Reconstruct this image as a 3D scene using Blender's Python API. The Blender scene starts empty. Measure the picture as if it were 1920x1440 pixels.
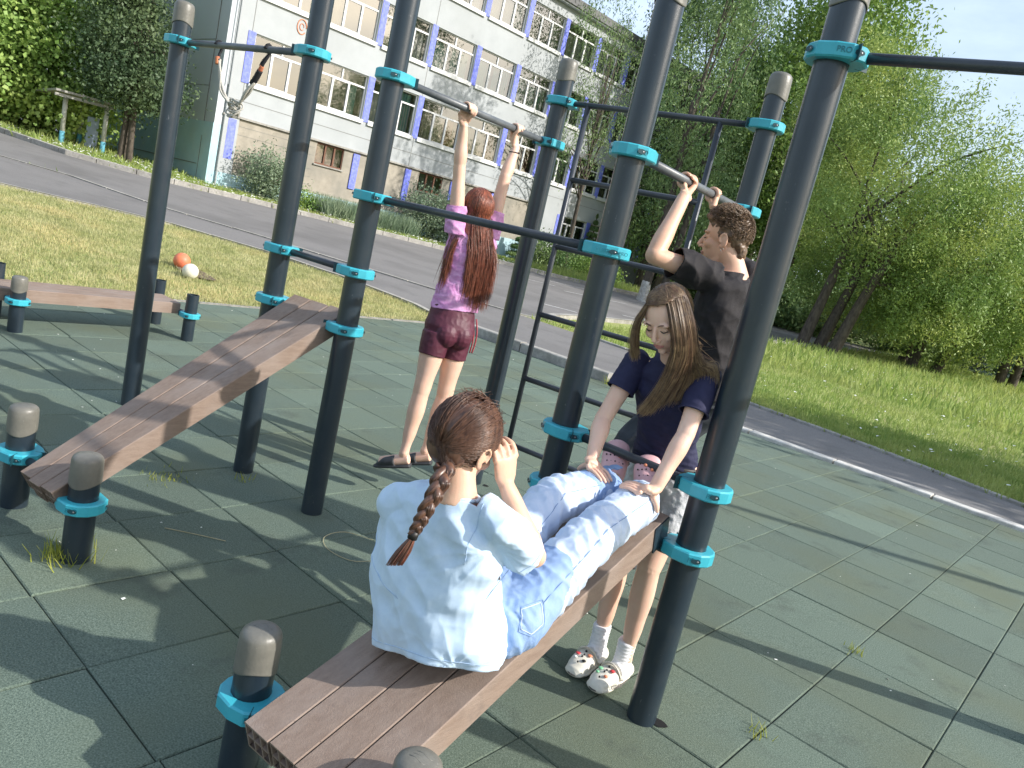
import bpy, bmesh, math, random
import numpy as np
from mathutils import Vector, Matrix, noise
random.seed(7); rng = np.random.default_rng(7)
S = bpy.context.scene
COL = S.collection
R = math.radians

# ---------------------------------------------------------------- camera, sky, sun, exposure
RT = Vector((0.7314, 0.6440, 0.2245)); UP = Vector((-0.2908, -0.0035, 0.9568)); FW = Vector((-0.6170, 0.7650, -0.1846))
FW.normalize(); RT = (RT - RT.dot(FW) * FW).normalized(); UP = RT.cross(FW).normalized()
cam = bpy.data.cameras.new('camera'); cam.lens = 26.92; cam.sensor_width = 36; cam.clip_start = 0.05; cam.clip_end = 2000
co = bpy.data.objects.new('camera', cam); COL.objects.link(co)
co.matrix_world = Matrix(((RT.x, UP.x, -FW.x, 0), (RT.y, UP.y, -FW.y, 0), (RT.z, UP.z, -FW.z, 1.6), (0, 0, 0, 1)))
S.camera = co
SUN_AZ, SUN_EL = R(25), R(33)
W = bpy.data.worlds.new('World'); S.world = W; W.use_nodes = True
wn, wl = W.node_tree.nodes, W.node_tree.links
sky = wn.new('ShaderNodeTexSky'); sky.sky_type = 'NISHITA'; sky.sun_disc = False
sky.sun_elevation = SUN_EL; sky.sun_rotation = R(90) - SUN_AZ; sky.air_density = 1.4; sky.dust_density = 2.5; sky.ozone_density = 1.0
bgn = wn['Background']; bgn.inputs['Strength'].default_value = 0.15
tcw = wn.new('ShaderNodeTexCoord'); mpw = wn.new('ShaderNodeMapping'); mpw.inputs['Scale'].default_value = (1.2, 1.2, 3.5)
nzw = wn.new('ShaderNodeTexNoise'); nzw.inputs['Scale'].default_value = 2.2; nzw.inputs['Detail'].default_value = 7; nzw.inputs['Roughness'].default_value = .6
crw = wn.new('ShaderNodeValToRGB'); crw.color_ramp.elements[0].position = .30; crw.color_ramp.elements[1].position = .72
mxw = wn.new('ShaderNodeMixRGB'); mxw.inputs[2].default_value = (4.9, 5.9, 7.7, 1)
mlw = wn.new('ShaderNodeMath'); mlw.operation = 'MULTIPLY'; mlw.inputs[1].default_value = .8
wl.new(tcw.outputs['Generated'], mpw.inputs[0]); wl.new(mpw.outputs[0], nzw.inputs[0]); wl.new(nzw.outputs[0], crw.inputs[0])
wl.new(crw.outputs[0], mlw.inputs[0]); wl.new(mlw.outputs[0], mxw.inputs[0]); wl.new(sky.outputs[0], mxw.inputs[1]); wl.new(mxw.outputs[0], bgn.inputs['Color'])
sl = bpy.data.lights.new('sun', 'SUN'); sl.energy = 4.6; sl.angle = R(0.6); sl.color = (1, .96, .90)
so = bpy.data.objects.new('sun', sl); COL.objects.link(so)
sdir = Vector((math.cos(SUN_AZ) * math.cos(SUN_EL), math.sin(SUN_AZ) * math.cos(SUN_EL), math.sin(SUN_EL)))
so.rotation_euler = (-sdir).to_track_quat('-Z', 'Y').to_euler(); so.location = (20, 10, 20)
S.view_settings.view_transform = 'Standard'; S.view_settings.look = 'None'; S.view_settings.exposure = 0.42; S.view_settings.gamma = 1

# ---------------------------------------------------------------- materials
def srgb(c):
    return tuple(((v / 255) / 12.92 if v / 255 <= .04045 else (((v / 255) + .055) / 1.055) ** 2.4) for v in c)
def mat(name, c1, c2=None, scale=20, rough=.7, bump=0, bscale=None, metal=0, spec=.5, det=4, c3=None, scale3=2, f3=.5, stretch=None, coat=0, transl=0, sheen=0, hue=None):
    m = bpy.data.materials.new(name); m.use_nodes = True
    n, l = m.node_tree.nodes, m.node_tree.links
    p = n['Principled BSDF']; p.inputs['Roughness'].default_value = rough; p.inputs['Metallic'].default_value = metal
    p.inputs['Specular IOR Level'].default_value = spec
    if coat: p.inputs['Coat Weight'].default_value = coat; p.inputs['Coat Roughness'].default_value = .15
    if sheen: p.inputs['Sheen Weight'].default_value = sheen
    c1 = (*c1, 1); c2 = (*(c2 or c1)[:3], 1)
    tc = n.new('ShaderNodeTexCoord'); vec = tc.outputs['Object']
    if stretch:
        mp = n.new('ShaderNodeMapping'); mp.inputs['Scale'].default_value = stretch; l.new(vec, mp.inputs[0]); vec = mp.outputs[0]
    nz = n.new('ShaderNodeTexNoise'); nz.inputs['Scale'].default_value = scale; nz.inputs['Detail'].default_value = det; nz.inputs['Roughness'].default_value = .65
    l.new(vec, nz.inputs[0])
    cr = n.new('ShaderNodeValToRGB'); cr.color_ramp.elements[0].position = .35; cr.color_ramp.elements[1].position = .65
    cr.color_ramp.elements[0].color = c1; cr.color_ramp.elements[1].color = c2
    l.new(nz.outputs[0], cr.inputs[0]); col = cr.outputs[0]
    if c3:
        n3 = n.new('ShaderNodeTexNoise'); n3.inputs['Scale'].default_value = scale3; n3.inputs['Detail'].default_value = 5; l.new(tc.outputs['Object'], n3.inputs[0])
        r3 = n.new('ShaderNodeValToRGB'); r3.color_ramp.elements[0].position = .45; r3.color_ramp.elements[1].position = .68
        l.new(n3.outputs[0], r3.inputs[0]); mm = n.new('ShaderNodeMath'); mm.operation = 'MULTIPLY'; mm.inputs[1].default_value = f3; l.new(r3.outputs[0], mm.inputs[0])
        mx = n.new('ShaderNodeMixRGB'); mx.inputs[2].default_value = (*c3, 1); l.new(mm.outputs[0], mx.inputs[0]); l.new(col, mx.inputs[1]); col = mx.outputs[0]
    l.new(col, p.inputs['Base Color'])
    if bump:
        nb = n.new('ShaderNodeTexNoise'); nb.inputs['Scale'].default_value = bscale or scale * 2; nb.inputs['Detail'].default_value = 5; l.new(vec, nb.inputs[0])
        b = n.new('ShaderNodeBump'); b.inputs['Strength'].default_value = bump; b.inputs['Distance'].default_value = .01; l.new(nb.outputs[0], b.inputs['Height']); l.new(b.outputs[0], p.inputs['Normal'])
    if transl:
        t = n.new('ShaderNodeBsdfTranslucent'); l.new(col, t.inputs[0]); mxs = n.new('ShaderNodeMixShader'); mxs.inputs[0].default_value = transl
        l.new(p.outputs[0], mxs.inputs[1]); l.new(t.outputs[0], mxs.inputs[2]); l.new(mxs.outputs[0], n['Material Output'].inputs[0])
    m['_col'] = 1
    return m
def add_sss(m, w=.15):
    p = m.node_tree.nodes['Principled BSDF']; p.inputs['Subsurface Weight'].default_value = w; p.inputs['Subsurface Radius'].default_value = (.012, .005, .003); p.inputs['Subsurface Scale'].default_value = 1

M = {}
M['rubber'] = mat('rubber', (.050, .078, .058), (.158, .205, .160), 170, .92, .5, 300, c3=(.110, .125, .070), scale3=1.1, f3=.6)
M['joint'] = mat('joint_dirt', (.022, .028, .022), (.06, .06, .04), 8, .95)
M['asphalt'] = mat('asphalt', (.145, .138, .132), (.20, .19, .182), 60, .9, .4, 120, c3=(.10, .095, .09), scale3=.5, f3=.6)
M['kerb'] = mat('kerb_concrete', (.27, .26, .24), (.40, .38, .34), 15, .9, .5, 60, c3=(.15, .14, .12), scale3=3, f3=.5)
M['kerbw'] = mat('whitewashed_kerb', (.62, .60, .55), (.42, .40, .36), 9, .85, .4, 60)
M['paint'] = mat('road_paint', (.62, .62, .60), (.30, .29, .28), 12, .8)
M['grassg'] = mat('grass_ground', (.16, .22, .05), (.36, .37, .12), 9, .95, .6, 40, det=8, c3=(.24, .21, .085), scale3=.8, f3=.55)
M['blade'] = mat('grass_blade', (.31, .33, .13), (.53, .50, .27), 3, .7, transl=.35, c3=(.60, .50, .25), scale3=.9, f3=.6)
M['bladeg'] = mat('lush_grass_blade', (.17, .27, .055), (.37, .44, .13), 2.2, .7, transl=.4, c3=(.42, .42, .15), scale3=.35, f3=.5)
M['clover'] = mat('clover_white', (.75, .75, .68), rough=.8)
M['pole'] = mat('pole_paint', (.014, .024, .035), (.019, .031, .043), 4, .30, .10, 500, spec=.5, c3=(.034, .044, .052), scale3=9, f3=.35, coat=.2)
M['cap'] = mat('cap_plastic', (.125, .12, .102), (.165, .157, .132), 14, .42, .1, 90)
M['cyan'] = mat('clamp_turquoise', (.036, .34, .43), (.048, .40, .49), 12, .38, .05, 200, spec=.5)
M['cyand'] = mat('clamp_recess', (.008, .05, .065), rough=.5)
M['bolt'] = mat('bolt_steel', (.30, .30, .30), rough=.35, metal=.8)
M['bar'] = mat('bar_paint', (.030, .036, .046), (.045, .052, .064), 9, .36, .1, 300)
M['barg'] = mat('worn_bar_grey', (.085, .095, .105), (.13, .14, .15), 12, .38, .1, 300)
M['plank'] = mat('composite_plank', (.205, .145, .110), (.255, .188, .146), 7, .72, .3, 60, stretch=(9, 1, 9), c3=(.29, .24, .21), scale3=5, f3=.4)
M['plankin'] = mat('plank_end_hollow', (.10, .075, .065), rough=.85)
M['skin'] = mat('skin', (.68, .43, .31), (.76, .51, .39), 6, .5, .08, 220, c3=(.76, .44, .36), scale3=9, f3=.25); add_sss(M['skin'])
M['skin2'] = mat('tanned_skin', (.62, .37, .25), (.70, .45, .32), 6, .5, .08, 220, c3=(.70, .38, .28), scale3=9, f3=.25); add_sss(M['skin2'])
M['tee'] = mat('light_blue_cotton', (.50, .64, .80), (.55, .69, .84), 40, .85, .12, 500, sheen=.2)
M['navy'] = mat('navy_cotton', (.010, .011, .045), (.016, .017, .06), 30, .8, .12, 500)
M['pink'] = mat('pink_marled_jersey', (.56, .22, .48), (.70, .38, .64), 22, .8, .15, 400, stretch=(1, 1, 2))
M['burg'] = mat('burgundy_stretch', (.075, .012, .028), (.10, .018, .038), 20, .55, .1, 300)
M['burg2'] = mat('red_stripe', (.36, .06, .075), rough=.6)
M['black'] = mat('black_cotton', (.010, .008, .010), (.017, .014, .016), 25, .85, .2, 300)
M['pants'] = mat('dark_grey_jersey', (.030, .036, .046), (.045, .052, .062), 20, .85, .2, 300)
M['denim'] = mat('pale_blue_denim', (.50, .60, .76), (.62, .70, .82), 14, .85, .3, 500, c3=(.40, .51, .71), scale3=4, f3=.3)
M['denimd'] = mat('denim_blue', (.22, .34, .58), (.31, .43, .65), 12, .85, .3, 500)
M['denimw'] = mat('white_denim', (.55, .56, .58), (.74, .74, .75), 10, .85, .4, 300, c3=(.40, .41, .45), scale3=14, f3=.4)
M['hairA'] = mat('dark_brown_hair', (.062, .029, .018), (.155, .076, .046), 60, .38, spec=.6, stretch=(1, 1, .15))
M['hairB'] = mat('light_brown_hair', (.11, .068, .038), (.27, .175, .095), 40, .38, spec=.6)
M['hairBl'] = mat('blond_hair_ends', (.30, .20, .10), (.46, .32, .17), 40, .38, spec=.6)
M['hairC'] = mat('brown_curly_hair', (.085, .050, .030), (.19, .12, .07), 50, .5)
M['hairD'] = mat('auburn_hair', (.16, .045, .024), (.32, .10, .055), 40, .36, spec=.6)
M['foamp'] = mat('pink_foam_clog', (.72, .42, .44), (.78, .48, .50), 8, .55)
M['foamw'] = mat('white_foam_clog', (.66, .62, .52), (.74, .71, .62), 8, .55)
M['foamk'] = mat('charcoal_slipper', (.028, .030, .034), (.04, .042, .046), 8, .6)
M['sole'] = mat('cream_sole', (.66, .60, .48), rough=.7)
M['sock'] = mat('white_sock', (.74, .74, .76), (.80, .80, .82), 90, .9, .2, 400)
M['dark'] = mat('near_black', (.012, .010, .010), rough=.5)
M['lip'] = mat('lip', (.50, .20, .17), rough=.45)
M['red'] = mat('charm_red', (.62, .06, .07), rough=.4); M['green'] = mat('charm_green', (.20, .50, .28), rough=.4); M['orange'] = mat('charm_orange', (.75, .26, .14), rough=.4)
M['white'] = mat('white_plastic', (.74, .74, .72), rough=.4)
M['leather'] = mat('black_belt', (.02, .018, .017), rough=.5)

def specks_on(m, scale, lo, hi, c, k=1.0, stretch=None):
    n, l = m.node_tree.nodes, m.node_tree.links; p = n['Principled BSDF']; src = p.inputs['Base Color'].links[0].from_socket
    tc = n.new('ShaderNodeTexCoord'); v = tc.outputs['Object']
    if stretch: mp = n.new('ShaderNodeMapping'); mp.inputs['Scale'].default_value = stretch; l.new(v, mp.inputs[0]); v = mp.outputs[0]
    t = n.new('ShaderNodeTexNoise'); t.inputs['Scale'].default_value = scale; t.inputs['Detail'].default_value = 6; t.inputs['Roughness'].default_value = .7; l.new(v, t.inputs[0])
    r = n.new('ShaderNodeMapRange'); r.inputs[1].default_value = lo; r.inputs[2].default_value = hi; r.inputs[4].default_value = k; l.new(t.outputs[0], r.inputs[0])
    x = n.new('ShaderNodeMixRGB'); x.inputs[2].default_value = (*c, 1); l.new(r.outputs[0], x.inputs[0]); l.new(src, x.inputs[1]); l.new(x.outputs[0], p.inputs['Base Color'])
specks_on(M['pole'], 42, .66, .72, (.13, .14, .15), .8, (1, 1, .45)); specks_on(M['pole'], 9, .58, .75, (.045, .05, .05), .6, (1, 1, .3))
specks_on(M['cap'], 60, .64, .72, (.30, .29, .25), .6); specks_on(M['cyan'], 70, .67, .73, (.02, .16, .20), .7)
specks_on(M['plank'], 90, .66, .72, (.07, .05, .04), .8); specks_on(M['plank'], 5, .55, .72, (.33, .28, .25), .5, (1, .3, 1)); specks_on(M['plank'], 3, .58, .7, (.13, .10, .085), .6)
specks_on(M['asphalt'], 1.4, .52, .68, (.10, .095, .09), .5); specks_on(M['asphalt'], 140, .62, .7, (.30, .29, .27), .5)
specks_on(M['rubber'], 3.2, .56, .72, (.045, .055, .045), .55); specks_on(M['rubber'], 700, .60, .70, (.26, .29, .25), .5)
specks_on(M['skin'], 45, .55, .75, (.80, .42, .34), .35); specks_on(M['skin2'], 45, .55, .75, (.72, .34, .25), .35)
# ---------------------------------------------------------------- mesh helpers
def link(me, name, parent=None, mats=(), smooth=False):
    o = bpy.data.objects.new(name, me); COL.objects.link(o)
    if parent: o.parent = parent; o.matrix_parent_inverse = Matrix.Identity(4)
    for m in (mats if isinstance(mats, (list, tuple)) else [mats]): me.materials.append(m)
    if smooth and len(me.polygons): me.polygons.foreach_set('use_smooth', [True] * len(me.polygons))
    return o
def tag(o, label=None, cat=None, group=None, kind=None):
    if label: o['label'] = label
    if cat: o['category'] = cat
    if group: o['group'] = group
    if kind: o['kind'] = kind
    return o
def struct(o): o['kind'] = 'structure'; return o
def empty(name, loc=(0, 0, 0)):
    o = bpy.data.objects.new(name, None); o.location = loc; COL.objects.link(o); o.empty_display_size = .1; return o
class MB:
    """collects shapes (world coordinates) into one mesh"""
    def __init__(s): s.v = []; s.f = []; s.mi = []
    def add(s, vs, fs, mi=0):
        b = len(s.v); s.v += [tuple(v) for v in vs]; s.f += [tuple(i + b for i in f) for f in fs]; s.mi += [mi] * len(fs); return s
    def box(s, c, size, rot=None, mi=0, bev=0):
        x, y, z = (d / 2 for d in size); rot = rot or Matrix.Identity(3); c = Vector(c)
        if bev:
            bm = bmesh.new(); bmesh.ops.create_cube(bm, size=1)
            for v in bm.verts: v.co = Vector((v.co.x * size[0], v.co.y * size[1], v.co.z * size[2]))
            bmesh.ops.bevel(bm, geom=list(bm.edges), offset=bev, segments=2, affect='EDGES', profile=.5)
            bm.verts.ensure_lookup_table(); bm.verts.index_update()
            s.add([c + rot @ v.co for v in bm.verts], [[v.index for v in f.verts] for f in bm.faces], mi); bm.free(); return s
        p = [c + rot @ Vector((i * x, j * y, k * z)) for i in (-1, 1) for j in (-1, 1) for k in (-1, 1)]
        return s.add(p, [(0, 1, 3, 2), (4, 6, 7, 5), (0, 4, 5, 1), (2, 3, 7, 6), (0, 2, 6, 4), (1, 5, 7, 3)], mi)
    def tube(s, pts, r, seg=12, mi=0, caps=True):
        s.loft(pts, [(q, q) for q in (r if isinstance(r, (list, tuple)) else [r] * len(pts))], seg, mi, caps); return s
    def loft(s, pts, rad, seg=16, mi=0, caps=True, side=None, sub=1, sq=0):
        pts = [Vector(p) for p in pts]; rad = [(q, q) if not isinstance(q, (tuple, list)) else q for q in rad]
        if sub > 1: pts, rad = spline(pts, rad, sub)
        vs = []; fs = []; n = len(pts); prev = Vector(side) if side else None
        for i, p in enumerate(pts):
            t = (pts[min(i + 1, n - 1)] - pts[max(i - 1, 0)]).normalized()
            if prev is None: prev = t.orthogonal()
            a = prev - prev.dot(t) * t
            if a.length < 1e-5: a = t.orthogonal()
            a.normalize(); prev = a; b = t.cross(a)
            for k in range(seg):
                th = 2 * math.pi * k / seg; c_, s_ = math.cos(th), math.sin(th)
                if sq: c_ = math.copysign(abs(c_) ** (1 - sq), c_); s_ = math.copysign(abs(s_) ** (1 - sq), s_)
                vs.append(p + a * (rad[i][0] * c_) + b * (rad[i][1] * s_))
        for i in range(n - 1):
            for k in range(seg):
                k2 = (k + 1) % seg; fs.append((i * seg + k, i * seg + k2, (i + 1) * seg + k2, (i + 1) * seg + k))
        if caps: fs.append(tuple(range(seg - 1, -1, -1))); fs.append(tuple((n - 1) * seg + k for k in range(seg)))
        return s.add(vs, fs, mi)
    def ball(s, c, rad, rot=None, mi=0, nu=16, nv=10):
        c = Vector(c); rot = rot or Matrix.Identity(3)
        if not isinstance(rad, (tuple, list)): rad = (rad,) * 3
        vs = [c + rot @ Vector((0, 0, rad[2]))]; fs = []
        for j in range(1, nv):
            ph = math.pi * j / nv
            for i in range(nu):
                th = 2 * math.pi * i / nu
                vs.append(c + rot @ Vector((rad[0] * math.sin(ph) * math.cos(th), rad[1] * math.sin(ph) * math.sin(th), rad[2] * math.cos(ph))))
        vs.append(c + rot @ Vector((0, 0, -rad[2]))); L = len(vs) - 1
        for i in range(nu):
            i2 = (i + 1) % nu; fs.append((0, 1 + i, 1 + i2)); fs.append((L, L - nu + i2, L - nu + i))
            for j in range(nv - 2): a = 1 + j * nu; fs.append((a + i, a + nu + i, a + nu + i2, a + i2))
        return s.add(vs, fs, mi)
    def mesh(s, name):
        me = bpy.data.meshes.new(name); me.from_pydata(s.v, [], s.f)
        me.polygons.foreach_set('material_index', s.mi); me.update(); return me
    def build(s, name, mats, parent=None, smooth=False, fix=True):
        me = s.mesh(name)
        if fix:
            bm = bmesh.new(); bm.from_mesh(me); bmesh.ops.recalc_face_normals(bm, faces=bm.faces); bm.to_mesh(me); bm.free()
        if parent is not None and any(abs(q) > 1e-9 for q in parent_loc(parent)):
            me.transform(Matrix.Translation(-Vector(parent_loc(parent))))
        return link(me, name, parent, mats, smooth)
def parent_loc(p):
    v = Vector((0, 0, 0))
    while p is not None: v += Vector(p.location); p = p.parent
    return v
def spline(pts, rad, sub):
    P = []; Q = []; n = len(pts)
    for i in range(n - 1):
        p0, p1, p2, p3 = pts[max(i - 1, 0)], pts[i], pts[i + 1], pts[min(i + 2, n - 1)]
        for j in range(sub):
            t = j / sub; P.append(.5 * ((2 * p1) + (p2 - p0) * t + (2 * p0 - 5 * p1 + 4 * p2 - p3) * t * t + (3 * p1 - p0 - 3 * p2 + p3) * t ** 3))
            e = t * t * (3 - 2 * t); Q.append(tuple(rad[i][k] * (1 - e) + rad[i + 1][k] * e for k in (0, 1)))
    P.append(pts[-1]); Q.append(rad[-1]); return P, Q
def smoothsharp(o, ang=35):
    me = o.data; me.polygons.foreach_set('use_smooth', [True] * len(me.polygons))
    bm = bmesh.new(); bm.from_mesh(me)
    for e in bm.edges:
        if len(e.link_faces) == 2 and e.calc_face_angle(0) > R(ang): e.smooth = False
    bm.to_mesh(me); bm.free(); return o
def V(*a): return Vector(a)

# ---------------------------------------------------------------- terrain and ground sheets
def tz(x, y):
    s = min(max((-x - 9) / 18.5, 0), 1.3); q = min(max(1.35 - .0295 * y, -.2), 1.5)
    return s * q
MATX0, MATX1, MATY0, MATY1 = -8.62, 7.0, -6.0, 8.70
def grid_axis(breaks):
    out = []
    for a, b, st in breaks:
        n = max(1, round((b - a) / st)); out += [a + (b - a) * i / n for i in range(n)]
    return out + [breaks[-1][1]]
def ground():
    xs = grid_axis([(-900, -200, 100), (-200, -60, 20), (-60, -27, 1.5), (-27, -9, 1), (-9, MATX0, .38), (MATX0, MATX1, 1.5), (MATX1, 30, 3), (30, 200, 30), (200, 900, 100)])
    ys = grid_axis([(-900, -200, 100), (-200, -20, 20), (-20, MATY0, 2), (MATY0, MATY1, 1.47), (MATY1, 50, 1.2), (50, 200, 15), (200, 900, 100)])
    mb = MB(); vs = [(x, y, tz(x, y) + (-.03 if MATX0 - .01 <= x <= MATX1 + .01 and MATY0 - .01 <= y <= MATY1 + .01 else 0)) for y in ys for x in xs]; n = len(xs)
    mb.add(vs, [(j * n + i, j * n + i + 1, (j + 1) * n + i + 1, (j + 1) * n + i) for j in range(len(ys) - 1) for i in range(n - 1)])
    struct(mb.build('ground', M['grassg'], fix=False, smooth=True))
ground()
def resample(pl, st):
    out = [Vector(pl[0])]
    for a, b in zip(pl, pl[1:]):
        a, b = Vector(a), Vector(b); n = max(1, int((b - a).length / st)); out += [a + (b - a) * (i + 1) / n for i in range(n)]
    return out
def at_frac(pl, f):
    L = [(Vector(b) - Vector(a)).length for a, b in zip(pl, pl[1:])]; d = f * sum(L)
    for (a, b), l in zip(zip(pl, pl[1:]), L):
        if d <= l: return Vector(a) + (Vector(b) - Vector(a)) * (d / l)
        d -= l
    return Vector(pl[-1])
def ribbon(name, A, B, m, off, st=.8, nx=None, thick=0):
    la = sum((Vector(b) - Vector(a)).length for a, b in zip(A, A[1:])); n = max(2, int(la / st))
    w = max((at_frac(A, f) - at_frac(B, f)).length for f in (0, .5, 1)); k = nx or max(1, int(w / st))
    mb = MB(); vs = []
    for i in range(n + 1):
        a, b = at_frac(A, i / n), at_frac(B, i / n)
        for j in range(k + 1):
            p = a + (b - a) * j / k; vs.append((p.x, p.y, tz(p.x, p.y) + off))
    mb.add(vs, [(i * (k + 1) + j, i * (k + 1) + j + 1, (i + 1) * (k + 1) + j + 1, (i + 1) * (k + 1) + j) for i in range(n) for j in range(k)])
    o = mb.build(name, m, fix=False); me = o.data
    if me.polygons[0].normal.z < 0: me.flip_normals()
    return struct(o)
# road edges
NEAR = [(-21.9, 2.6), (-21.0, 5.3), (-19.4, 6.9), (-16.9, 7.9), (-15.1, 9.3), (-12.9, 10.6), (-11.78, 11.25), (-10.9, 11.85), (-10.2, 12.35), (-9.95, 12.8), (-10.3, 13.6), (-10.6, 15.0), (-10.9, 18.9), (-10.4, 24), (-10.8, 34), (-12, 60)]
FAR = [(-29.5, 5.6), (-27.6, 7.6), (-25.07, 8.6), (-23.6, 10.6), (-23.3, 13.2), (-22.8, 15.7), (-21.6, 19.9), (-20.7, 23.4), (-19.7, 25.6), (-18.9, 30), (-18.9, 40), (-20, 62)]
ribbon('road', NEAR, FAR, M['asphalt'], .006, .7)
WALKN = [(-17.2, 1.0), (-16.3, 3.5), (-15.5, 5.1), (-15.2, 5.9), (-14.6, 7.0), (-13.2, 8.1), (-11.6, 8.85), (-9.9, 9.2), (-8.62, 9.0), (-7.2, 8.86), (-5.2, 8.86), (0, 8.86), (7, 8.86), (20, 8.86)]
WALKF = [(-21.8, 2.65), (-20.9, 5.35), (-19.3, 6.95), (-16.8, 7.95), (-15.0, 9.35), (-12.8, 10.65), (-10.8, 11.9), (-9.7, 12.5), (-8.8, 12.75), (-7.35, 12.55), (-4.33, 10.91), (-2.44, 10.6), (-.68, 10.05), (4, 9.9), (20, 9.9)]
ribbon('sidewalk', WALKN, WALKF, M['asphalt'], .010, .5)
def kerb(name, pl, w, hgt, m, base=-.05, seg=1.0, gap=.012, top_off=0, jit=.004):
    mb = MB(); pts = resample(pl, .25); i = 0; L = 0; cuts = [0]
    for j in range(1, len(pts)):
        L += (pts[j] - pts[j - 1]).length
        if L >= seg: cuts.append(j); L = 0
    if cuts[-1] != len(pts) - 1: cuts.append(len(pts) - 1)
    for a, b in zip(cuts, cuts[1:]):
        P = pts[a:b + 1]; dz = random.uniform(-jit, jit) + hgt; vs = []; dxy = random.uniform(-jit, jit)
        for q, p in enumerate(P):
            t = (P[min(q + 1, len(P) - 1)] - P[max(q - 1, 0)]).normalized(); nn = Vector((-t.y, t.x))
            e = p + t * (gap if q == 0 else -gap if q == len(P) - 1 else 0) + nn * dxy
            z = tz(p.x, p.y); bv = min(.012, hgt * .2 + .002)
            for s_, zz in ((0, z + base), (0, z + dz - bv), (bv, z + dz), (w - bv, z + dz), (w, z + dz - bv), (w, z + base)):
                vs.append((e.x + nn.x * s_, e.y + nn.y * s_, zz))
        n = len(P); f = [(q * 6 + k, q * 6 + k + 1, q * 6 + 7 + k, q * 6 + 6 + k) for q in range(n - 1) for k in range(5)] + [tuple(range(5, -1, -1)), tuple((n - 1) * 6 + k for k in range(6))]
        mb.add(vs, f)
    return struct(mb.build(name, m))
kerb('kerb', FAR, .18, .16, M['kerb'])
kerb('kerb', NEAR[:10], -.10, .035, M['kerb'])
kerb('kerb', NEAR[9:], -.15, .10, M['kerb'])
kerb('kerb', [p for p in WALKN[:9]], -.09, .05, M['kerb'])
kerb('kerb', WALKF[8:], .08, .045, M['kerb'])
kerb('kerb', [(-8.66, 8.72), (-5.42, 8.70)], .16, .135, M['kerb'], seg=1.4)
kerb('kerb', [(-5.40, 8.72), (7, 8.72)], .15, .035, M['kerbw'], seg=1.0)
kerb('kerb', [(-8.64, 8.6), (-8.64, -6)], -.06, .012, M['kerb'], seg=1.0)
# parking marks
mb = MB()
for a, b in (((-16.9, 19.7), (-16.2, 21.2)), ((-11.9, 15.2), (-11.3, 15.9)), ((-15.2, 20.4), (-14.6, 23.4)), ((-11.9, 19.0), (-11.3, 19.9)), ((-17.6, 22.6), (-17.0, 24.4)), ((-14.0, 24.0), (-13.3, 25.4))):
    a, b = Vector(a), Vector(b); t = (b - a).normalized() * 1; nn = Vector((-t.y, t.x)) * .05
    mb.add([(q.x, q.y, tz(q.x, q.y) + .014) for q in (a - nn, b - nn, b + nn, a + nn)], [(0, 1, 2, 3)])
struct(mb.build('road_marking', M['paint'], fix=False))

# rubber tile paving, every tile with its own soft edge, tilt and tone
TS = .4935; TX0, TY0 = -.7265, 2.958
def paving():
    mb = MB(); ext = []
    i0, i1 = math.floor((MATX0 - TX0) / TS), math.ceil((MATX1 - TX0) / TS); j0, j1 = math.floor((MATY0 - TY0) / TS), math.ceil((MATY1 - TY0) / TS)
    tone = []
    for i in range(i0, i1):
        sh = random.uniform(-.012, .012)
        for j in range(j0, j1):
            x0, x1 = max(TX0 + i * TS, MATX0), min(TX0 + (i + 1) * TS, MATX1); y0, y1 = max(TY0 + j * TS + sh, MATY0), min(TY0 + (j + 1) * TS + sh, MATY1)
            if x1 - x0 < .03 or y1 - y0 < .03: continue
            g = .0014 + random.random() * .0014; x0 += g; x1 -= g; y0 += g; y1 -= g; b = .0045
            zz = [random.uniform(-.0025, .0025) for _ in range(4)]
            P = [(x0, y0), (x1, y0), (x1, y1), (x0, y1)]; Q = [(x0 + b, y0 + b), (x1 - b, y0 + b), (x1 - b, y1 - b), (x0 + b, y1 - b)]
            vs = [(p[0], p[1], -.022) for p in P] + [(p[0], p[1], -.004 + z) for p, z in zip(P, zz)] + [(p[0], p[1], z) for p, z in zip(Q, zz)]
            fs = [(k, (k + 1) % 4, 4 + (k + 1) % 4, 4 + k) for k in range(4)] + [(4 + k, 4 + (k + 1) % 4, 8 + (k + 1) % 4, 8 + k) for k in range(4)] + [(8, 9, 10, 11)]
            mb.add(vs, fs); t = random.gauss(0, 1); tone += [t] * (len(fs))
    o = mb.build('rubber_paving', M['rubber'], fix=False)
    at = o.data.attributes.new('tone', 'FLOAT', 'FACE'); at.data.foreach_set('value', tone)
    struct(o)
    m = M['rubber']; n, l = m.node_tree.nodes, m.node_tree.links; p = n['Principled BSDF']
    src = p.inputs['Base Color'].links[0].from_socket
    a = n.new('ShaderNodeAttribute'); a.attribute_name = 'tone'; k = n.new('ShaderNodeMath'); k.operation = 'MULTIPLY_ADD'; k.inputs[1].default_value = .075; k.inputs[2].default_value = 1; l.new(a.outputs['Fac'], k.inputs[0])
    hs = n.new('ShaderNodeHueSaturation'); l.new(k.outputs[0], hs.inputs['Value']); l.new(src, hs.inputs['Color']); l.new(hs.outputs[0], p.inputs['Base Color'])
    mb = MB(); mb.add([(MATX0, MATY0, -.012), (MATX1, MATY0, -.012), (MATX1, MATY1, -.012), (MATX0, MATY1, -.012)], [(0, 1, 2, 3)])
    struct(mb.build('paving_base', M['joint'], fix=False))
paving()

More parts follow.
